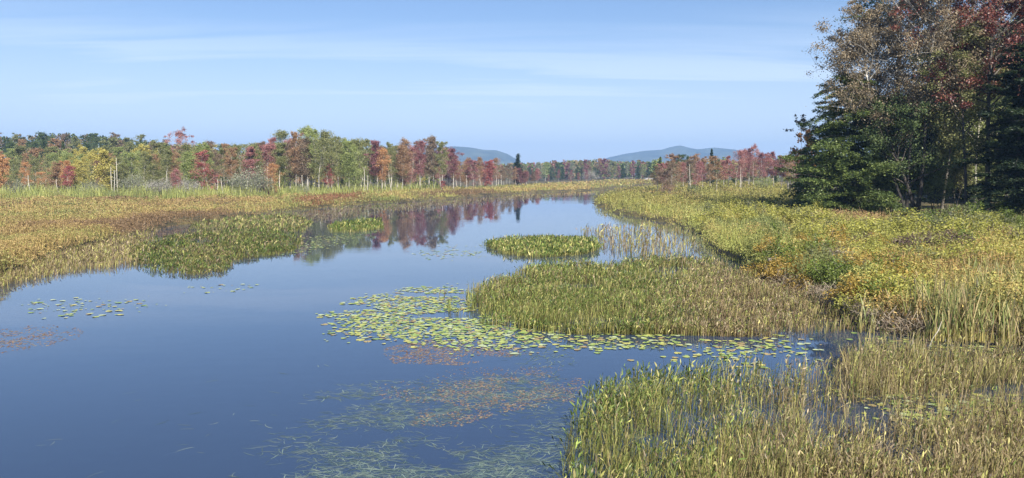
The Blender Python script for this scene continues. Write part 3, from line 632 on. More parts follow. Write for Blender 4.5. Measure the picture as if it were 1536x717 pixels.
log(1262, 379, 1.2, .075, -.3, 1.0, 'short pale log lying in the shrubs nearer the right trees')
x, y = G(1392, 523, 0); m = MB(); m.tube([(0, 0, -.03), (.12, .05, .22), (.27, .08, .42), (.34, .1, .62)], [.014, .013, .011, .006], 6); m.tube([(.27, .08, .42), (.20, .02, .50)], [.007, .003], 4)
o_ = link('broken_stalk', m.mesh('broken_stalk', True), BLEACH); o_.location = (float(x), float(y), 0); tag(o_, 'bleached broken stalk leaning out of the water below the cattails', 'stalk')
m = MB(); m.tube([(0, 0, 0), (0.02, 0, .8), (0.0, 0, 1.6)], [.06, .055, .05], 6); m.tube([(0, 0, 1.6), (0, 0, 1.61)], [.05, .001], 6)
pm = m.mesh('stake', True)
for px, D, s, lab in [(1032, 165, 1.1, 'pale stake standing by the far bend in front of the red grove'), (1029, 240, 1.4, 'thin dark post across the water from the pale stake')]:
    o_ = link('stake', pm, BLEACH if D < 200 else BARK_DARK); x, y = at(px, D); o_.location = (x, y, -.1); o_.scale = (1.4, 1.4, s); tag(o_, lab, 'stake')

# ------------------------------------------------------------------ marsh heath (stuff)
def sample(poly, n_, r_, edge=0, zref=0.0, feather=0.0):
    xs = [p[0] for p in poly]; ys = [p[1] for p in poly]; px = np.empty(0); py = np.empty(0)
    while len(px) < n_:
        a = r_.uniform(max(min(xs), -260), min(max(xs), 1860), n_ * 2); b = r_.uniform(max(min(ys), 264.5), min(max(ys), 900), n_ * 2)
        k_ = inpoly(a, b, poly)
        if feather:
            a, b = a[k_], b[k_]; x, y = G(a, b, zref); f = 0
            wx = (fbm(x, y, 2.2, 3) - .5) * feather * 3; wy = (fbm(x + 70, y, 2.2, 3) - .5) * feather * 6
            for q in range(10):
                rr_ = feather * (.4 + .25 * q); p2, q2 = proj(x + wx + rr_ * math.cos(q * 2.4), np.maximum(y + wy + rr_ * 1.8 * math.sin(q * 2.4), 3)); f = f + inpoly(p2, q2, poly)
            k_ = r_.random(len(a)) < (f / 10.) ** 1.5
        px = np.concatenate([px, a[k_]]); py = np.concatenate([py, b[k_]])
    px = px[:n_]; py = py[:n_]; x, y = G(px, py, zref)
    return px, py, x, y
def pick(cols, t):
    cols = np.array(cols); t = np.clip(t, 0, .9999) * (len(cols) - 1); i_ = t.astype(int); f = (t - i_)[:, None]
    return cols[i_] * (1 - f) + cols[i_ + 1] * f
def heath(name, poly, n_, hmax, cols, label, seed, cat='marsh plants', psc=5.0, base=.05, mind=.0012, hs=1.6, spiky=.3, colfn=None):
    r_ = np.random.default_rng(seed); px, py, x, y = sample(poly, n_, r_, zref=.25); D = y
    g = np.maximum(ground_z(x, y), .02); keep = landmask(x, y); px, py, x, y, D, g = [q[keep] for q in (px, py, x, y, D, g)]; n_ = len(x)
    hh = hmax * (.2 + .75 * np.clip((fbm(x, y, hs, 3) - .32) / .32, 0, 1.2) + .45 * np.clip((fbm(x + 33, y, .7, 2) - .4) / .4, 0, 1))
    zt = g + hh * (1 - .45 * r_.random(n_) ** 2.2)
    hh *= np.clip((g - .02) / .24, .18, 1)
    t = fbm(x * .45, y * .16, psc * .3, 4); t = (t - .30) / .40 + r_.normal(size=n_) * .06
    C = pick(cols, t)
    if colfn is not None: C = colfn(C, px, py, x, y, r_)
    C = C * r_.uniform(.62, 1.35, (n_, 1))
    size = np.maximum(base, mind * D) * r_.uniform(.6, 1.5, n_)
    m = MB(); sp = r_.random(n_) < spiky
    m.leaves(np.stack([x, y, zt], -1)[~sp], size[~sp], C[~sp], up=.8, k=2, asp=.6, r=r_)
    s_ = np.where(sp)[0]; k = 3; L_ = hh[s_] * r_.uniform(.6, 1.25, len(s_)); a = r_.uniform(0, 6.28, len(s_)); ln = r_.uniform(.05, .35, len(s_)) * L_
    q = np.linspace(0, 1, k); P = np.stack([x[s_][:, None] + np.cos(a)[:, None] * ln[:, None] * q ** 2, y[s_][:, None] + np.sin(a)[:, None] * ln[:, None] * q ** 2, g[s_][:, None] + L_[:, None] * q], -1)
    b_ = r_.uniform(0, 6.28, len(s_)); m.ribbon(P, (np.maximum(.012, .0007 * D[s_]))[:, None] * np.array([1, .8, .2]), np.stack([np.cos(b_), np.sin(b_), 0 * b_], -1), C[s_])
    tag(link(name, m.mesh(name), LEAF_DULL), label, cat, kind='stuff')
Y_, O_, B_, RB, GN, YG = (.43, .33, .12), (.36, .24, .115), (.21, .14, .08), (.25, .125, .07), (.20, .22, .08), (.36, .37, .11)
# left marsh
heath('marsh_heath', [(-250, 445), (0, 416), (50, 398), (100, 378), (150, 365), (200, 352), (250, 341), (330, 331), (420, 320), (470, 314), (600, 304), (620, 296), (400, 293), (200, 293), (-250, 293)], 300000, .5,
      [B_, O_, Y_, B_, YG, O_, Y_, O_, YG, B_, Y_, GN], 'orange, yellow and russet heath covering the left marsh', 401, psc=12, hs=2.4, spiky=.18)
heath('marsh_heath', [(400, 322), (600, 304), (700, 297), (800, 290), (950, 283), (1040, 279), (1040, 272), (840, 275), (700, 284), (560, 291), (430, 296)], 42000, .7,
      [B_, YG, Y_, O_, YG, GN, RB], 'straw and rust coloured heath at the foot of the far left trees', 402, psc=20, spiky=.4)
heath('tall_grass', [(-250, 303), (0, 302), (240, 302), (420, 298), (520, 296), (660, 288), (660, 283), (420, 290), (0, 292), (-250, 292)], 30000, 1.5,
      [GN, YG, (.20, .23, .08), YG, (.28, .27, .11)], 'pale green tall grass along the foot of the left treeline', 403, cat='grass', spiky=.8)
# right marsh
def rightcol(C, px, py, x, y, r_):
    far = sm((330 - py) / 30)[:, None]; br = (sm((1090 - px + (py - 380) * 1.3) / 90) * sm((py - 350) / 30))[:, None]
    C = C * (1 - far * .5) + np.array([.22, .19, .055]) * far * .5
    return C * (1 - br) + np.array([.15, .115, .055]) * br * (r_.random((len(C), 1)) * .5 + .75)
heath('marsh_heath', [(1080, 279), (1000, 283), (930, 288), (893, 295), (888, 303), (905, 313), (940, 323), (985, 333), (1020, 341), (1045, 350), (1052, 365), (1075, 380), (1110, 396), (1400, 372), (1330, 340), (1260, 325), (1180, 296), (1180, 286)], 130000, .8,
      [GN, YG, Y_, YG, (.34, .36, .10), (.26, .25, .09), YG, O_], 'yellow-green low heath of the right marsh', 404, psc=8, hs=2.2, spiky=.2, colfn=rightcol)
heath('bank_undergrowth', [(1110, 396), (1140, 418), (1180, 438), (1230, 455), (1270, 474), (1305, 494), (1350, 503), (1430, 507), (1536, 516), (1800, 545), (1860, 340), (1500, 345), (1330, 340), (1100, 376)], 150000, .85,
      [GN, YG, (.42, .30, .10), YG, (.46, .34, .11), (.34, .20, .09), (.34, .34, .10)], 'tangled green and brown undergrowth of the near right bank', 405, hs=1.1, spiky=.14, base=.05)

# individual leafy shrubs of the right bank
SH = [shrub_mesh(500 + k_, H=1.0, Rr=.75, nst=12, nl=1500, ls=.075, k=3, asp=.5) for k_ in range(5)]
BIGSH = {'yellow-green': leaf_ramp('yellow_green_shrub_leaf', [(.18, .19, .04), (.38, .37, .08), (.55, .50, .14)]), 'golden': leaf_ramp('golden_shrub_leaf', [(.20, .14, .03), (.40, .27, .06), (.52, .38, .10)]),
         'fresh green': leaf_ramp('green_shrub_leaf', [(.06, .09, .02), (.15, .20, .04), (.28, .32, .07)]), 'purple-brown': leaf_ramp('purple_brown_shrub_leaf', [(.07, .045, .04), (.15, .10, .08), (.24, .18, .13)]),
         'grey-green': leaf_ramp('grey_shrub_leaf', [(.08, .09, .04), (.17, .18, .08), (.27, .27, .13)])}
rr = np.random.default_rng(77); cnt = 0
zones = [(1120, 1240, 402, 436, ['golden', 'golden', 'yellow-green', 'golden'], 26, .62, 'at the golden tip of the near bank', 1),
         (1235, 1375, 425, 474, ['fresh green', 'yellow-green', 'fresh green', 'golden'], 22, .85, 'along the water edge left of the cattails', 1),
         (1150, 1536, 378, 420, ['yellow-green', 'fresh green', 'grey-green', 'yellow-green', 'golden', 'purple-brown'], 46, .95, 'across the middle of the right bank', 1),
         (1200, 1500, 350, 378, ['yellow-green', 'yellow-green', 'grey-green', 'yellow-green'], 40, 1.15, 'just in front of the shaded right wood', 1),
         (1060, 1260, 312, 350, ['yellow-green', 'grey-green', 'yellow-green'], 34, 1.2, 'below the broad hemlock', 1),
         (1380, 1580, 340, 362, ['fresh green', 'grey-green'], 16, 1.3, 'in the shade under the maples and spruce', 1)]
for (x0, x1, y0, y1, cols, n_, s, where, _) in zones:
    for k_ in range(n_):
        px = x0 + (x1 - x0) * (k_ + rr.random()) / n_; py = rr.uniform(y0, y1)
        x, y = G(px, py, .3); x = float(x); y = float(y)
        if not landmask(np.array([x]), np.array([y]))[0]: continue
        g = float(ground_z(np.array([x]), np.array([y]))[0]); cn = cols[rr.integers(len(cols))]; m_ = SH[rr.integers(5)]; ss = s * rr.uniform(.75, 1.25)
        o_ = put('bank_shrub', [('stems', m_[0], TWIG), ('foliage', m_[1], BIGSH[cn])], (x, y, g - .05), rr.uniform(0, 6.28), ss, ss * rr.uniform(1.0, 1.4))
        want(o_, f'{cn} leafy shrub', where, px, 'shrub', 'leafy shrubs of the right bank'); cnt += 1

# ------------------------------------------------------------------ cattails
def cattail_mb(m, bx, by, bz, n_, H, spread, r_, heads=None):
    a = r_.uniform(0, 6.28, n_); rd = spread * np.sqrt(r_.random(n_)); x = bx + rd * np.cos(a); y = by + rd * np.sin(a)
    L_ = H * r_.uniform(.55, 1.1, n_); az_ = r_.uniform(0, 6.28, n_); ln = L_ * r_.uniform(.02, .4, n_) ** 1.0; q = np.linspace(0, 1, 6)
    br = r_.random(n_) < .2; bend = np.where(br, r_.uniform(.5, 1.1, n_), 0)
    zq = q[None] - bend[:, None] * np.clip(q - .55, 0, 1)[None] * 1.5
    P = np.stack([x[:, None] + np.cos(az_)[:, None] * (ln[:, None] * q ** 2 + bend[:, None] * .5 * L_[:, None] * np.clip(q - .5, 0, 1)), y[:, None] + np.sin(az_)[:, None] * (ln[:, None] * q ** 2 + bend[:, None] * .5 * L_[:, None] * np.clip(q - .5, 0, 1)), bz + L_[:, None] * zq], -1)
    lo = np.array([.46, .38, .13]); cs_ = np.array([(.24, .28, .09), (.38, .37, .14), (.50, .41, .20), (.18, .23, .08), (.38, .27, .14)])[r_.choice(5, n_, p=[.25, .28, .26, .1, .11])]
    f = sm((q - .02) / .35)[None, :, None]; C = (lo * (1 - f) + cs_[:, None] * f) * r_.uniform(.7, 1.25, (n_, 1, 1))
    b_ = r_.uniform(0, 6.28, n_); m.ribbon(P, np.array([1, 1, 1, .9, .7, .1]) * .026 * r_.uniform(.7, 1.2, (n_, 1)), np.stack([np.cos(b_), np.sin(b_), 0 * b_], -1), C)
rc = np.random.default_rng(91)
for k_ in range(16):
    px = 1300 + 16.2 * k_ + rc.normal() * 3; py = 496 + (px - 1300) * .065 + rc.uniform(-5, 3); H = 1.3 if px > 1360 else .95
    x, y = G(px, py, 0); m = MB(); cattail_mb(m, 0, 0, 0, 42 if px > 1360 else 24, H * rc.uniform(.9, 1.15), .22, rc); root = empty('cattail_clump', (float(x), float(y), -.03)); link('leaves', m.mesh('leaves'), LEAF, root)
    if k_ % 3 == 1:
        m = MB(); m.tube([(0.02, 0, 0), (.05, .02, H * .98)], [.006, .005], 5); root2 = link('stalk', m.mesh('stalk', True), BARK_GREY, root)
        m = MB(); m.tube([(.05, .02, H * .98), (.05, .02, H * .99), (.055, .02, H * 1.1), (.055, .02, H * 1.11)], [.004, .013, .013, .003], 7); link('seed_head', m.mesh('seed_head', True), BARK_DARK, root2)
    want(root, 'tall cattail clump with yellow base' if px > 1360 else 'short straw-coloured cattail clump', 'along right bank edge', px, 'cattails', 'cattail clumps at the water edge')
m = MB()
for k_ in range(330):
    px = rc.uniform(1370, 1640); py = rc.uniform(420, 503 + (px - 1370) * .05); 
    if rc.random() > sm((px - 1370 - (503 - py) * .3) / 90) + .12: continue
    x, y = G(px, py, .2); cattail_mb(m, float(x), float(y), .1, 20, 1.15 * rc.uniform(.75, 1.15), .3, rc)
tag(link('cattail_bed', m.mesh('cattail_bed'), LEAF), 'dense bed of green and straw cattails behind the edge clumps at the right', 'cattails', kind='stuff')
# dead twiggy brush at the bank edge
m = MB(); n_ = 6000; t_ = rc.random(n_); ex = np.interp(t_, [0, .2, .45, .6, 1], [1150, 1240, 1300, 1400, 1640]); ey = np.interp(ex, [1150, 1230, 1270, 1305, 1350, 1536, 1640], [428, 455, 474, 494, 503, 516, 526]) - rc.random(n_) * 14
x, y = G(ex, ey, .1); d = unit(rc.normal(size=(n_, 3)) + np.array([0, 0, .5])); L_ = rc.uniform(.08, .35, n_)
c0 = np.stack([x, y, rc.uniform(.0, .5, n_)], -1); P = c0[:, None] + d[:, None] * (L_[:, None] * np.linspace(0, 1, 3))[..., None] + rc.normal(size=(n_, 3, 3)) * .015
b_ = unit(np.cross(d, rc.normal(size=(n_, 3)))); C = pick([(.16, .12, .09), (.32, .25, .18), (.46, .39, .29)], rc.random(n_)); m.ribbon(P, np.full((n_, 3), .012), b_, C)
tag(link('dead_brush', m.mesh('dead_brush'), LEAF_DULL), 'tangle of dead grey-brown twigs hanging over the right bank edge', 'brush', kind='stuff')

# ------------------------------------------------------------------ emergent weed beds (pickerelweed and sedge)
def weedbed(name, poly, n_, H, label, seed, colfn, leafs=.09, lw=(.12, .24), holes=None, thin=.0, dens=.42, mind=.0011, lying=.1, blade=.35, noise_s=1.6, feather=.6):
    r_ = np.random.default_rng(seed); px, py, x, y = sample(poly, n_, r_, feather=feather); D = y
    t = .4 * fbm(x, y, noise_s, 3) + .3 * fbm(x + 40, y, .45, 2) + .3 * fbm(x + 80, y, 4.0, 2); keep = t > (dens - .02) + r_.normal(size=len(t)) * .045
    if holes is not None: keep &= ~holes(px, py, r_)
    px, py, x, y, D = [q[keep] for q in (px, py, x, y, D)]; n_ = len(x)
    hv = H * (.35 + 1.05 * fbm(x + 9, y, 1.0, 3)) * r_.uniform(.5, 1.2, n_)
    C = colfn(px, py, x, y, r_)
    lod = np.maximum(1, D * mind / .014)
    m = MB(); kind = r_.random(n_)
    # stems
    lie = r_.random(n_) < lying
    a = r_.normal(0.3, 1.4, n_); ln = hv * np.where(lie, r_.uniform(.6, 1.4, n_), r_.uniform(.02, .4, n_)); hz = hv * np.where(lie, r_.uniform(.2, .6, n_), 1)
    q = np.linspace(0, 1, 4); hx = np.cos(a); hy = np.sin(a)
    P = np.stack([x[:, None] + hx[:, None] * ln[:, None] * q ** 1.6, y[:, None] + hy[:, None] * ln[:, None] * q ** 1.6, -.02 + (hz + .02)[:, None] * q ** .85], -1)
    b_ = r_.uniform(0, 6.28, n_); side = np.stack([np.cos(b_), np.sin(b_), 0 * b_], -1)
    C = C * r_.choice([.42, .75, 1.0, 1.3], n_, p=[.22, .26, .32, .2])[:, None]
    stem_c = (C * .75 + np.array([.26, .20, .08]) * .35)
    m.ribbon(P, (.008 * lod)[:, None] * np.array([1.1, 1, .9, .6]), side, stem_c[:, None] * np.array([.8, .95, 1.05, 1.1])[None, :, None])
    # lance leaves at the tips
    w = kind > np.clip(blade + 2.6 * (fbm(x + 5, y + 3, .9, 3) - .5), .05, .97); tipp = P[w][:, -1]; nW = len(tipp)
    for rep in range(2):
        dd = unit(np.stack([hx[w] * .35 + r_.normal(size=nW) * .4, hy[w] * .35 + r_.normal(size=nW) * .4, r_.uniform(.35, 1.5, nW)], -1))
        Ls = leafs * np.maximum(1, lod[w] * .62) * r_.uniform(.55, 1.25, nW); st = tipp if rep == 0 else P[w][:, 2]
        q4 = np.array([0, .3, .65, 1]); Pl = st[:, None] + dd[:, None] * (Ls[:, None] * q4)[..., None]; Pl[..., 2] -= (Ls * r_.uniform(0, .35, nW))[:, None] * q4 ** 2
        sdv = unit(np.cross(dd, r_.normal(size=(nW, 3))))
        m.ribbon(Pl, (Ls * r_.uniform(*lw, nW))[:, None] * np.array([.3, 1, .8, .05]), sdv, C[w] * r_.uniform(.75, 1.3, (nW, 1)))
    tag(link(name, m.mesh(name), LEAF), label, 'water plants', kind='stuff')
def col_mix(green, brown, f, n_, r_):
    g = pick(green, r_.random(n_)); b = pick(brown, r_.random(n_)); s_ = (r_.random(n_) < f)[:, None]; return np.where(s_, b, g) * r_.uniform(.7, 1.25, (n_, 1))
GRN = [(.04, .065, .016), (.11, .165, .035), (.27, .33, .085)]; BRN = [(.10, .065, .04), (.25, .18, .105), (.44, .35, .21)]; YEL = [(.28, .30, .08), (.46, .44, .13), (.54, .45, .20)]
def c4(px, py, x, y, r_):
    f = .12 + .5 * sm((px - 1000) / 260) + .2 * sm((py - 600) / 90) * sm((px - 1150) / 200) + .3 * (fbm(x, y, 1.5, 3) - .5)
    C = col_mix(GRN, BRN, f, len(px), r_); Yv = pick(YEL, r_.random(len(px))); return np.where((r_.random(len(px)) < .27 + .1 * sm((px - 1150) / 200))[:, None], Yv, C)
def holes4(px, py, r_):
    h = (np.hypot((px - 1238) / 34, (py - 595) / 62) < 1) & (r_.random(len(px)) < .72)
    h |= (np.hypot((px - 1165) / 75, (py - 545) / 16) < 1) & (r_.random(len(px)) < .8)
    h |= inpoly(px, py, [(1290, 598), (1400, 590), (1536, 600), (1600, 612), (1600, 655), (1400, 648), (1320, 635)]) & (r_.random(len(px)) < .68)
    h |= inpoly(px, py, [(1300, 500), (1536, 515), (1640, 525), (1640, 545), (1450, 540), (1320, 530)]) & (r_.random(len(px)) < .8)
    h |= (np.hypot((px - 1530) / 80, (py - 592) / 13) < 1) & (r_.random(len(px)) < .8)
    return h
E4 = [(850, 900), (858, 700), (872, 655), (882, 625), (900, 606), (935, 590), (990, 580), (1060, 574), (1130, 566), (1225, 556), (1290, 530), (1310, 512), (1400, 514), (1536, 522), (1860, 560), (1860, 900)]
weedbed('foreground_weeds', E4, 52000, .50, 'pickerelweed and dry sedge bed filling the lower right foreground', 601, c4, holes=holes4, leafs=.085, lying=.28, dens=.46, blade=.5)
weedbed('dry_sedge', [(1000, 900), (1080, 700), (1180, 600), (1240, 556), (1310, 512), (1400, 514), (1536, 522), (1860, 560), (1860, 900)], 34000, .50, 'thin straw-coloured crossing sedge stalks over the right part of the foreground', 612, lambda px, py, x, y, r_: col_mix([(.32, .27, .13), (.44, .38, .19)], BRN + [(.22, .24, .08)], .55, len(px), r_), holes=holes4, leafs=.09, blade=.93, lying=.5, dens=.42)
weedbed('foreground_weeds', [(835, 900), (845, 680), (862, 640), (880, 600), (910, 578), (960, 566), (1040, 556), (1150, 552), (1150, 575), (1000, 600), (920, 640), (890, 760), (880, 900)], 1300, .42,
        'loose green shoots fringing the left side of the foreground bed', 602, lambda px, py, x, y, r_: col_mix(GRN, YEL, .2, len(px), r_), dens=.2, leafs=.13, lying=.25)
def c3(px, py, x, y, r_):
    f = .12 + .75 * sm((px - 930) / 170) * (.5 + .5 * sm((py - 395) / 40)) + .5 * (fbm(x, y, 3, 3) - .5); C = col_mix(GRN, BRN, f, len(px), r_)
    return np.where((r_.random(len(px)) < .2)[:, None], pick(YEL, r_.random(len(px))), C)
E3 = [(697, 448), (702, 466), (740, 480), (800, 487), (870, 495), (960, 487), (1100, 490), (1200, 502), (1290, 500), (1305, 494), (1270, 474), (1180, 438), (1140, 418), (1085, 398), (1040, 388), (960, 388), (880, 392), (800, 402), (760, 416), (720, 436)]
def holes3(px, py, r_): return ((np.hypot((px - 862) / 42, (py - 434) / 7) < 1) & (r_.random(len(px)) < .95)) | ((np.hypot((px - 905) / 70, (py - 393) / 5) < 1) & (r_.random(len(px)) < .85)) | ((py > 482) & (px > 850) & (r_.random(len(px)) < .55)) | ((np.hypot((px - 1040) / 35, (py - 470) / 6) < 1) & (r_.random(len(px)) < .8))
weedbed('midstream_weeds', E3, 46000, .34, 'long green and brown pickerelweed bed reaching out from the right bank', 603, c3, holes=holes3, dens=.45, leafs=.085)
weedbed('midstream_weeds', [(655, 440), (670, 470), (730, 486), (860, 498), (1000, 490), (1180, 500), (1180, 508), (1000, 503), (860, 503), (720, 490), (680, 470)], 4200, .3, 'scattered shoots in the water around the long weed bed', 604, c3, dens=.2, leafs=.12)
green = lambda f: (lambda px, py, x, y, r_: col_mix(GRN, YEL, f, len(px), r_))
weedbed('island_weeds', [(722, 366), (750, 360), (820, 357), (890, 360), (905, 372), (880, 383), (800, 388), (750, 381)], 7000, .22, 'small green weed island upstream of the long bed', 605, green(.3), dens=.25, leafs=.1)
weedbed('thin_reeds', [(860, 345), (1000, 338), (1040, 352), (1055, 385), (960, 392), (900, 372)], 900, .5, 'thin scattered reeds in the pale water above the long bed', 606, lambda px, py, x, y, r_: col_mix(YEL, BRN, .5, len(px), r_), blade=.7, dens=.3)
weedbed('left_weeds', [(195, 398), (230, 409), (290, 413), (340, 409), (352, 392), (440, 379), (456, 366), (448, 352), (380, 344), (300, 346), (230, 358), (190, 372)], 17000, .15, 'dark green pickerelweed bed along the left shore', 607, lambda px, py, x, y, r_: col_mix(GRN, YEL + BRN, 0.34 + .9 * (fbm(x, y, 3, 3) - .5), len(px), r_) * .8, feather=.9, dens=.45, leafs=.09, thin=.1)
weedbed('left_weeds', [(280, 345), (300, 330), (440, 322), (470, 333), (455, 350), (380, 345)], 6000, .14, 'light green sedge strip behind the left pickerelweed', 608, lambda px, py, x, y, r_: col_mix([(.10, .14, .04), (.20, .23, .07)], YEL + BRN, .5, len(px), r_), feather=1.2, blade=.6, dens=.3)
weedbed('left_weeds', [(490, 340), (520, 333), (572, 329), (577, 343), (530, 350), (495, 349)], 2400, .2, 'bright green sedge patch in front of the tree reflections', 609, lambda px, py, x, y, r_: col_mix([(.08, .135, .028), (.15, .20, .045)], YEL, .25, len(px), r_), feather=.9, blade=.7, dens=.2)
weedbed('left_weeds', [(-200, 462), (0, 436), (60, 420), (120, 408), (200, 402), (215, 385), (240, 345), (180, 352), (100, 374), (40, 394), (-200, 440)], 8000, .26, 'brownish sedge fringe straggling into the water at the left shore', 610, lambda px, py, x, y, r_: col_mix(YEL, BRN, .6, len(px), r_), blade=.6, dens=.3)
weedbed('left_weeds', [(430, 322), (520, 312), (600, 306), (700, 299), (800, 292), (880, 289), (880, 293), (760, 300), (640, 312), (560, 322), (480, 334)], 2600, .25, 'low purplish-brown weed mats off the far left shore', 611, lambda px, py, x, y, r_: pick([(.14, .10, .08), (.22, .17, .14), (.2, .2, .1)], r_.random(len(px))), blade=.8, dens=.42, noise_s=5, lying=.5)

# ------------------------------------------------------------------ lily pads
def pad_geo(rad, r_):
    n_ = 13; a = np.linspace(.16, 2 * math.pi - .16, n_); w = rad * (1 + .05 * np.sin(a * 3 + r_.random() * 6))
    x = np.concatenate([[rad * .08], w * np.cos(a)]); y = np.concatenate([[0], w * np.sin(a)]); z = np.concatenate([[0], .004 + .05 * rad * np.sin(a * 2 + r_.random() * 6)])
    return np.stack([x, y, z], -1), [(0, i_ + 1, i_ + 2) for i_ in range(n_ - 1)]
def padmat(name, c1, c2):
    m, n, l = newmat(name); o = n.new('ShaderNodeOutputMaterial'); p = n.new('ShaderNodeBsdfPrincipled'); x = n.new('ShaderNodeTexNoise'); x.inputs['Scale'].default_value = 9
    t = n.new('ShaderNodeTexCoord'); l.new(t.outputs['Object'], x.inputs['Vector']); r_ = n.new('ShaderNodeValToRGB'); r_.color_ramp.elements[0].position = .4; r_.color_ramp.elements[1].position = .65
    r_.color_ramp.elements[0].color = (*c1, 1); r_.color_ramp.elements[1].color = (*c2, 1); l.new(x.outputs[0], r_.inputs[0]); l.new(r_.outputs[0], p.inputs['Base Color']); p.inputs['Roughness'].default_value = .5; p.inputs['Specular IOR Level'].default_value = .25
    l.new(p.outputs[0], o.inputs[0]); return m
PM = {'yellow-green': padmat('yellow_green_pad', (.30, .36, .09), (.42, .45, .14)), 'fresh green': padmat('green_pad', (.19, .28, .07), (.30, .38, .11)),
      'yellow': padmat('yellow_pad', (.48, .43, .12), (.40, .40, .12)), 'brown-edged': padmat('brown_pad', (.28, .19, .10), (.42, .36, .14)), 'pale': padmat('pale_pad', (.36, .42, .22), (.44, .48, .28))}
rp = np.random.default_rng(55)
pms = []
for k_ in range(6):
    v_, f_ = pad_geo(1.0, rp); me = bpy.data.meshes.new('lily_pad'); me.from_pydata(v_.tolist(), [], f_); me.update(); pms.append(me)
def padpts(poly, n_, seed, ns=1.2, thr=.42):
    r_ = np.random.default_rng(seed); px, py, x, y = sample(poly, n_, r_, feather=.4); x = x + r_.normal(size=n_) * .25; y = y + r_.normal(size=n_) * .5; t = fbm(x * .5, y, ns, 4); k = t + r_.normal(size=n_) * .04 > thr; return np.stack([x, y], -1)[k]
RAFT = [(490, 466), (520, 452), (600, 434), (700, 428), (700, 455), (720, 476), (800, 488), (830, 500), (800, 520), (700, 521), (600, 508), (500, 500), (520, 484)]
sets = [(RAFT, 5600, .43, 'in the large raft left of the long weed bed'), ([(800, 492), (960, 494), (1200, 505), (1215, 540), (1060, 545), (960, 528), (860, 525), (790, 510)], 900, .42, 'in open water between the two weed beds'),
        ([(1290, 598), (1400, 592), (1536, 602), (1580, 650), (1400, 646), (1320, 632)], 520, .25, 'among the dry sedge at the lower right'), ([(1300, 506), (1536, 520), (1600, 545), (1450, 538), (1320, 528)], 260, .3, 'on the shaded water below the cattails'),
        ([(20, 458), (110, 440), (240, 452), (250, 462), (180, 478), (60, 474)], 130, .40, 'in the loose group off the left shore'), ([(620, 372), (760, 362), (760, 380), (700, 392), (640, 388)], 260, .4, 'in the faint patch before the weed island'),
        ([(420, 386), (440, 356), (520, 352), (560, 350), (500, 372)], 420, .3, 'in the mat beside the left weed bed'), ([(240, 425), (340, 415), (430, 420), (330, 440)], 60, .45, 'scattered below the left weed bed')]
ALL = []
for si, (poly, n_, thr, where) in enumerate(sets):
    p = padpts(poly, n_, 700 + si, thr=thr); rad = .022 + .085 * rp.random(len(p)) ** 1.3
    for (x, y), rd in zip(p, rad): ALL.append((rd / y, x, y, rd, si, where))
# drop overlapping pads
cell = {}; acc = []
for q in ALL:
    kx, ky = int(q[1] // .3), int(q[2] // .3); ok = True
    for dx in (-1, 0, 1):
        for dy in (-1, 0, 1):
            for o2 in cell.get((kx + dx, ky + dy), ()):
                if math.hypot(o2[1] - q[1], o2[2] - q[2]) < (o2[3] + q[3]) * .8: ok = False
    if ok or rp.random() < .12: cell.setdefault((kx, ky), []).append(q); acc.append(q)
pxs = np.array([proj(q[1], q[2])[0] for q in acc]); vis = (pxs > -10) & (pxs < 1546)
acc = [q for q, v_ in zip(acc, vis) if v_]; acc.sort(key=lambda q: -q[0])
keys = list(PM)
SHORT = ['of raft beside long weed bed', 'of open gap between weed beds', 'of group in lower right sedge', 'of group below the cattails', 'of group off left shore', 'of patch before weed island', 'of mat by left weed bed', 'below left weed bed']
PR = {si: (min(p[1] for p in st[0]), max(p[1] for p in st[0])) for si, st in enumerate(sets)}
V_ = []; F_ = []; mi = []; nv = 0
for i_, q in enumerate(acc):
    _, x, y, rd, si, where = q; z = .006 + .006 * rp.random(); rz = rp.uniform(0, 6.28)
    kk = keys[rp.choice(5, p=[.36, .22, .14, .12, .16])]
    if i_ < 300:
        o_ = link('lily_pad', pms[i_ % 6], PM[kk]); o_.location = (x, y, z); o_.scale = (rd * rp.uniform(.85, 1.1), rd, rd * rp.uniform(.5, 1.6)); o_.rotation_euler = (rp.normal() * .03, rp.normal() * .03, rz)
        ppx, ppy = proj(x, y); lo_, hi_ = PR[si]; row = min(2, int(3 * (float(ppy) - lo_) / (hi_ - lo_ + .01)))
        want(o_, f'{kk} lily pad', f'{("far side", "middle", "near side")[row]} {SHORT[si]}', float(ppx), 'lily pad', f'lily pads {where}')
    else:
        v_, f_ = pad_geo(rd, rp); c_, s_ = math.cos(rz), math.sin(rz); v2 = np.stack([x + v_[:, 0] * c_ - v_[:, 1] * s_, y + v_[:, 0] * s_ + v_[:, 1] * c_, z + v_[:, 2]], -1)
        V_.append(v2); F_ += [tuple(nv + w for w in f) for f in f_]; mi += [keys.index(kk)] * len(f_); nv += len(v2)
me = bpy.data.meshes.new('lily_pads'); me.from_pydata(np.concatenate(V_).tolist(), [], F_)
for kk in keys: me.materials.append(PM[kk])
me.polygons.foreach_set('material_index', mi); me.update()
o_ = bpy.data.objects.new('lily_pads', me); COL.objects.link(o_); tag(o_, 'smaller and farther lily pads spread over the stream surface', 'lily pads', kind='stuff')

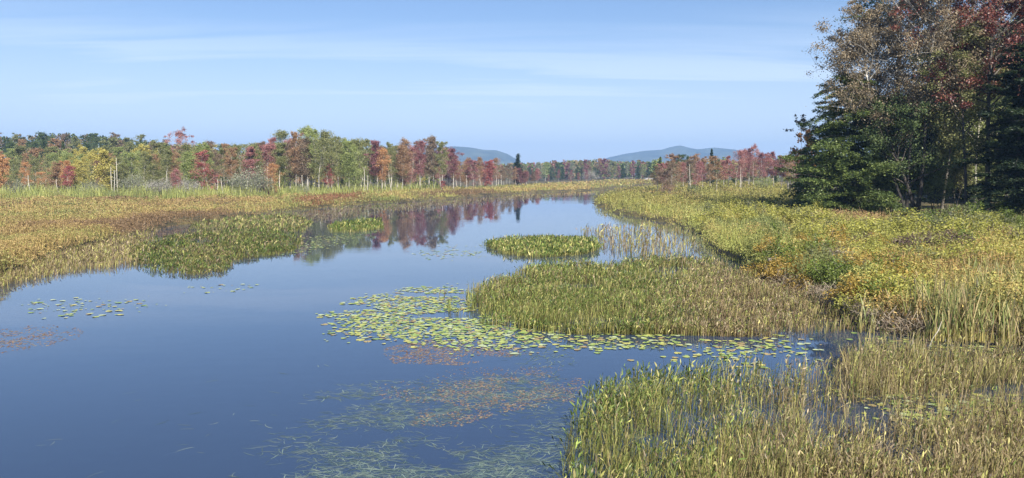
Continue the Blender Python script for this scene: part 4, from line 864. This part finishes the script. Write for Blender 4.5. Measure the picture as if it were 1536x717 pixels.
# ------------------------------------------------------------------ submerged weeds and drifting leaves
ru = np.random.default_rng(66); m = MB()
def sub(poly, n_, cols, L0, L1, z0, z1, wd, thr, ang=0.0, spread=.7):
    px, py, x, y = sample(poly, n_, ru, feather=.45); k = fbm(x, y, 1.1, 3) > thr + ru.normal(size=n_) * .07; x, y = x[k], y[k]; n2 = len(x)
    a = ru.normal(ang, spread, n2) + np.where(ru.random(n2) < .5, 0, math.pi); L_ = ru.uniform(L0, L1, n2); q = np.linspace(0, 1, 5); cv = ru.normal(size=n2) * .7
    ang_ = a[:, None] + cv[:, None] * q; P = np.stack([x[:, None] + np.cumsum(np.cos(ang_), 1) * L_[:, None] / 5, y[:, None] + np.cumsum(np.sin(ang_), 1) * L_[:, None] / 5, ru.uniform(z0, z1, n2)[:, None] + .02 * np.sin(q * 3)[None] * ru.normal(size=(n2, 1))], -1)
    up_ = ru.random(n2) < .55; P[..., 2] = np.where(up_[:, None], .002 + .002 * ru.random((n2, 1)), np.minimum(P[..., 2], -.008))
    m.ribbon(P, np.maximum(wd, .0009 * y)[:, None] * ru.uniform(.5, 1.2, (n2, 1)) * np.array([.5, 1, 1, .8, .2]), np.stack([-np.sin(a), np.cos(a), 0 * a], -1), pick(cols, ru.random(n2)) * ru.uniform(.6, 1.2, (n2, 1)))
GW = [(.10, .16, .15), (.18, .25, .22), (.32, .38, .30)]
sub([(340, 760), (350, 700), (430, 640), (560, 600), (700, 585), (860, 590), (880, 640), (870, 800), (340, 800)], 17000, GW, .10, .34, -.20, -.012, .011, .47)
sub([(440, 600), (540, 570), (850, 560), (880, 600), (700, 600)], 2200, GW, .1, .35, -.1, -.004, .013, .42)
sub([(0, 640), (250, 560), (500, 540), (560, 600), (340, 717), (60, 717)], 60, GW, .15, .4, -.1, -.01, .012, .3)
sub([(740, 520), (860, 505), (870, 545), (760, 560)], 300, GW, .1, .35, -.06, -.01, .012, .3, 1.0)
tag(link('submerged_weed', m.mesh('submerged_weed'), LEAF_DULL), 'pale grey-green eelgrass strands drifting just under the foreground water', 'water weed', kind='stuff')
m = MB()
def drift(poly, n_, cols, size, thr, z0=-.03, z1=-.007):
    px, py, x, y = sample(poly, n_, ru, feather=.6); k = .55 * fbm(x * .7, y, .9, 3) + .45 * fbm(x, y + 30, .25, 2) > thr + ru.normal(size=n_) * .06; x, y = x[k], y[k]; n2 = len(x)
    c = np.stack([x, y, ru.uniform(z0, z1, n2)], -1); m.leaves(c, size * ru.uniform(.5, 1.3, n2), pick(cols, ru.random(n2)) * ru.uniform(.7, 1.2, (n2, 1)), up=30, k=4, asp=.6, r=ru)
RD = [(.20, .12, .10), (.32, .21, .16), (.40, .27, .18), (.30, .28, .18)]
drift([(570, 524), (640, 508), (780, 512), (800, 530), (690, 548), (590, 545)], 6000, RD, .05, .38, -.006, .005)
drift([(560, 578), (620, 570), (680, 552), (840, 548), (880, 570), (860, 606), (760, 618), (690, 640), (610, 640), (640, 605), (570, 600)], 8000, RD, .045, .515, -.006, .006)
drift([(740, 525), (870, 540), (850, 580), (740, 560)], 500, RD, .06, .45)
drift([(-40, 500), (60, 486), (130, 494), (110, 512), (40, 525), (-40, 535)], 1600, RD, .07, .42, -.004, .006)
tag(link('floating_leaves', m.mesh('floating_leaves'), LEAF_DULL), 'reddish brown weed leaves drifting in patches on the water surface', 'water weed', kind='stuff')

flush_labels()
# ------------------------------------------------------------------ haze
hm, n, l = newmat('haze'); o = n.new('ShaderNodeOutputMaterial'); pv = n.new('ShaderNodeVolumePrincipled')
pv.inputs['Color'].default_value = (.36, .60, 1, 1); pv.inputs['Density'].default_value = .00030; l.new(pv.outputs[0], o.inputs['Volume'])
x0, x1, y0, y1, z0, z1 = -4400, 4400, -4400, 4400, -2.5, 170
v_ = [(x0, y0, z0), (x1, y0, z0), (x1, y1, z0), (x0, y1, z0), (x0, y0, z1), (x1, y0, z1), (x1, y1, z1), (x0, y1, z1)]
me = bpy.data.meshes.new('haze'); me.from_pydata(v_, [], [(0, 3, 2, 1), (4, 5, 6, 7), (0, 1, 5, 4), (1, 2, 6, 5), (2, 3, 7, 6), (3, 0, 4, 7)]); me.materials.append(hm)
o_ = bpy.data.objects.new('haze', me); COL.objects.link(o_); tag(o_, 'thin blue haze of the autumn air over the marsh', 'haze', kind='stuff')
print('trees', ntree, 'shrubs', cnt, 'pads', len(acc))
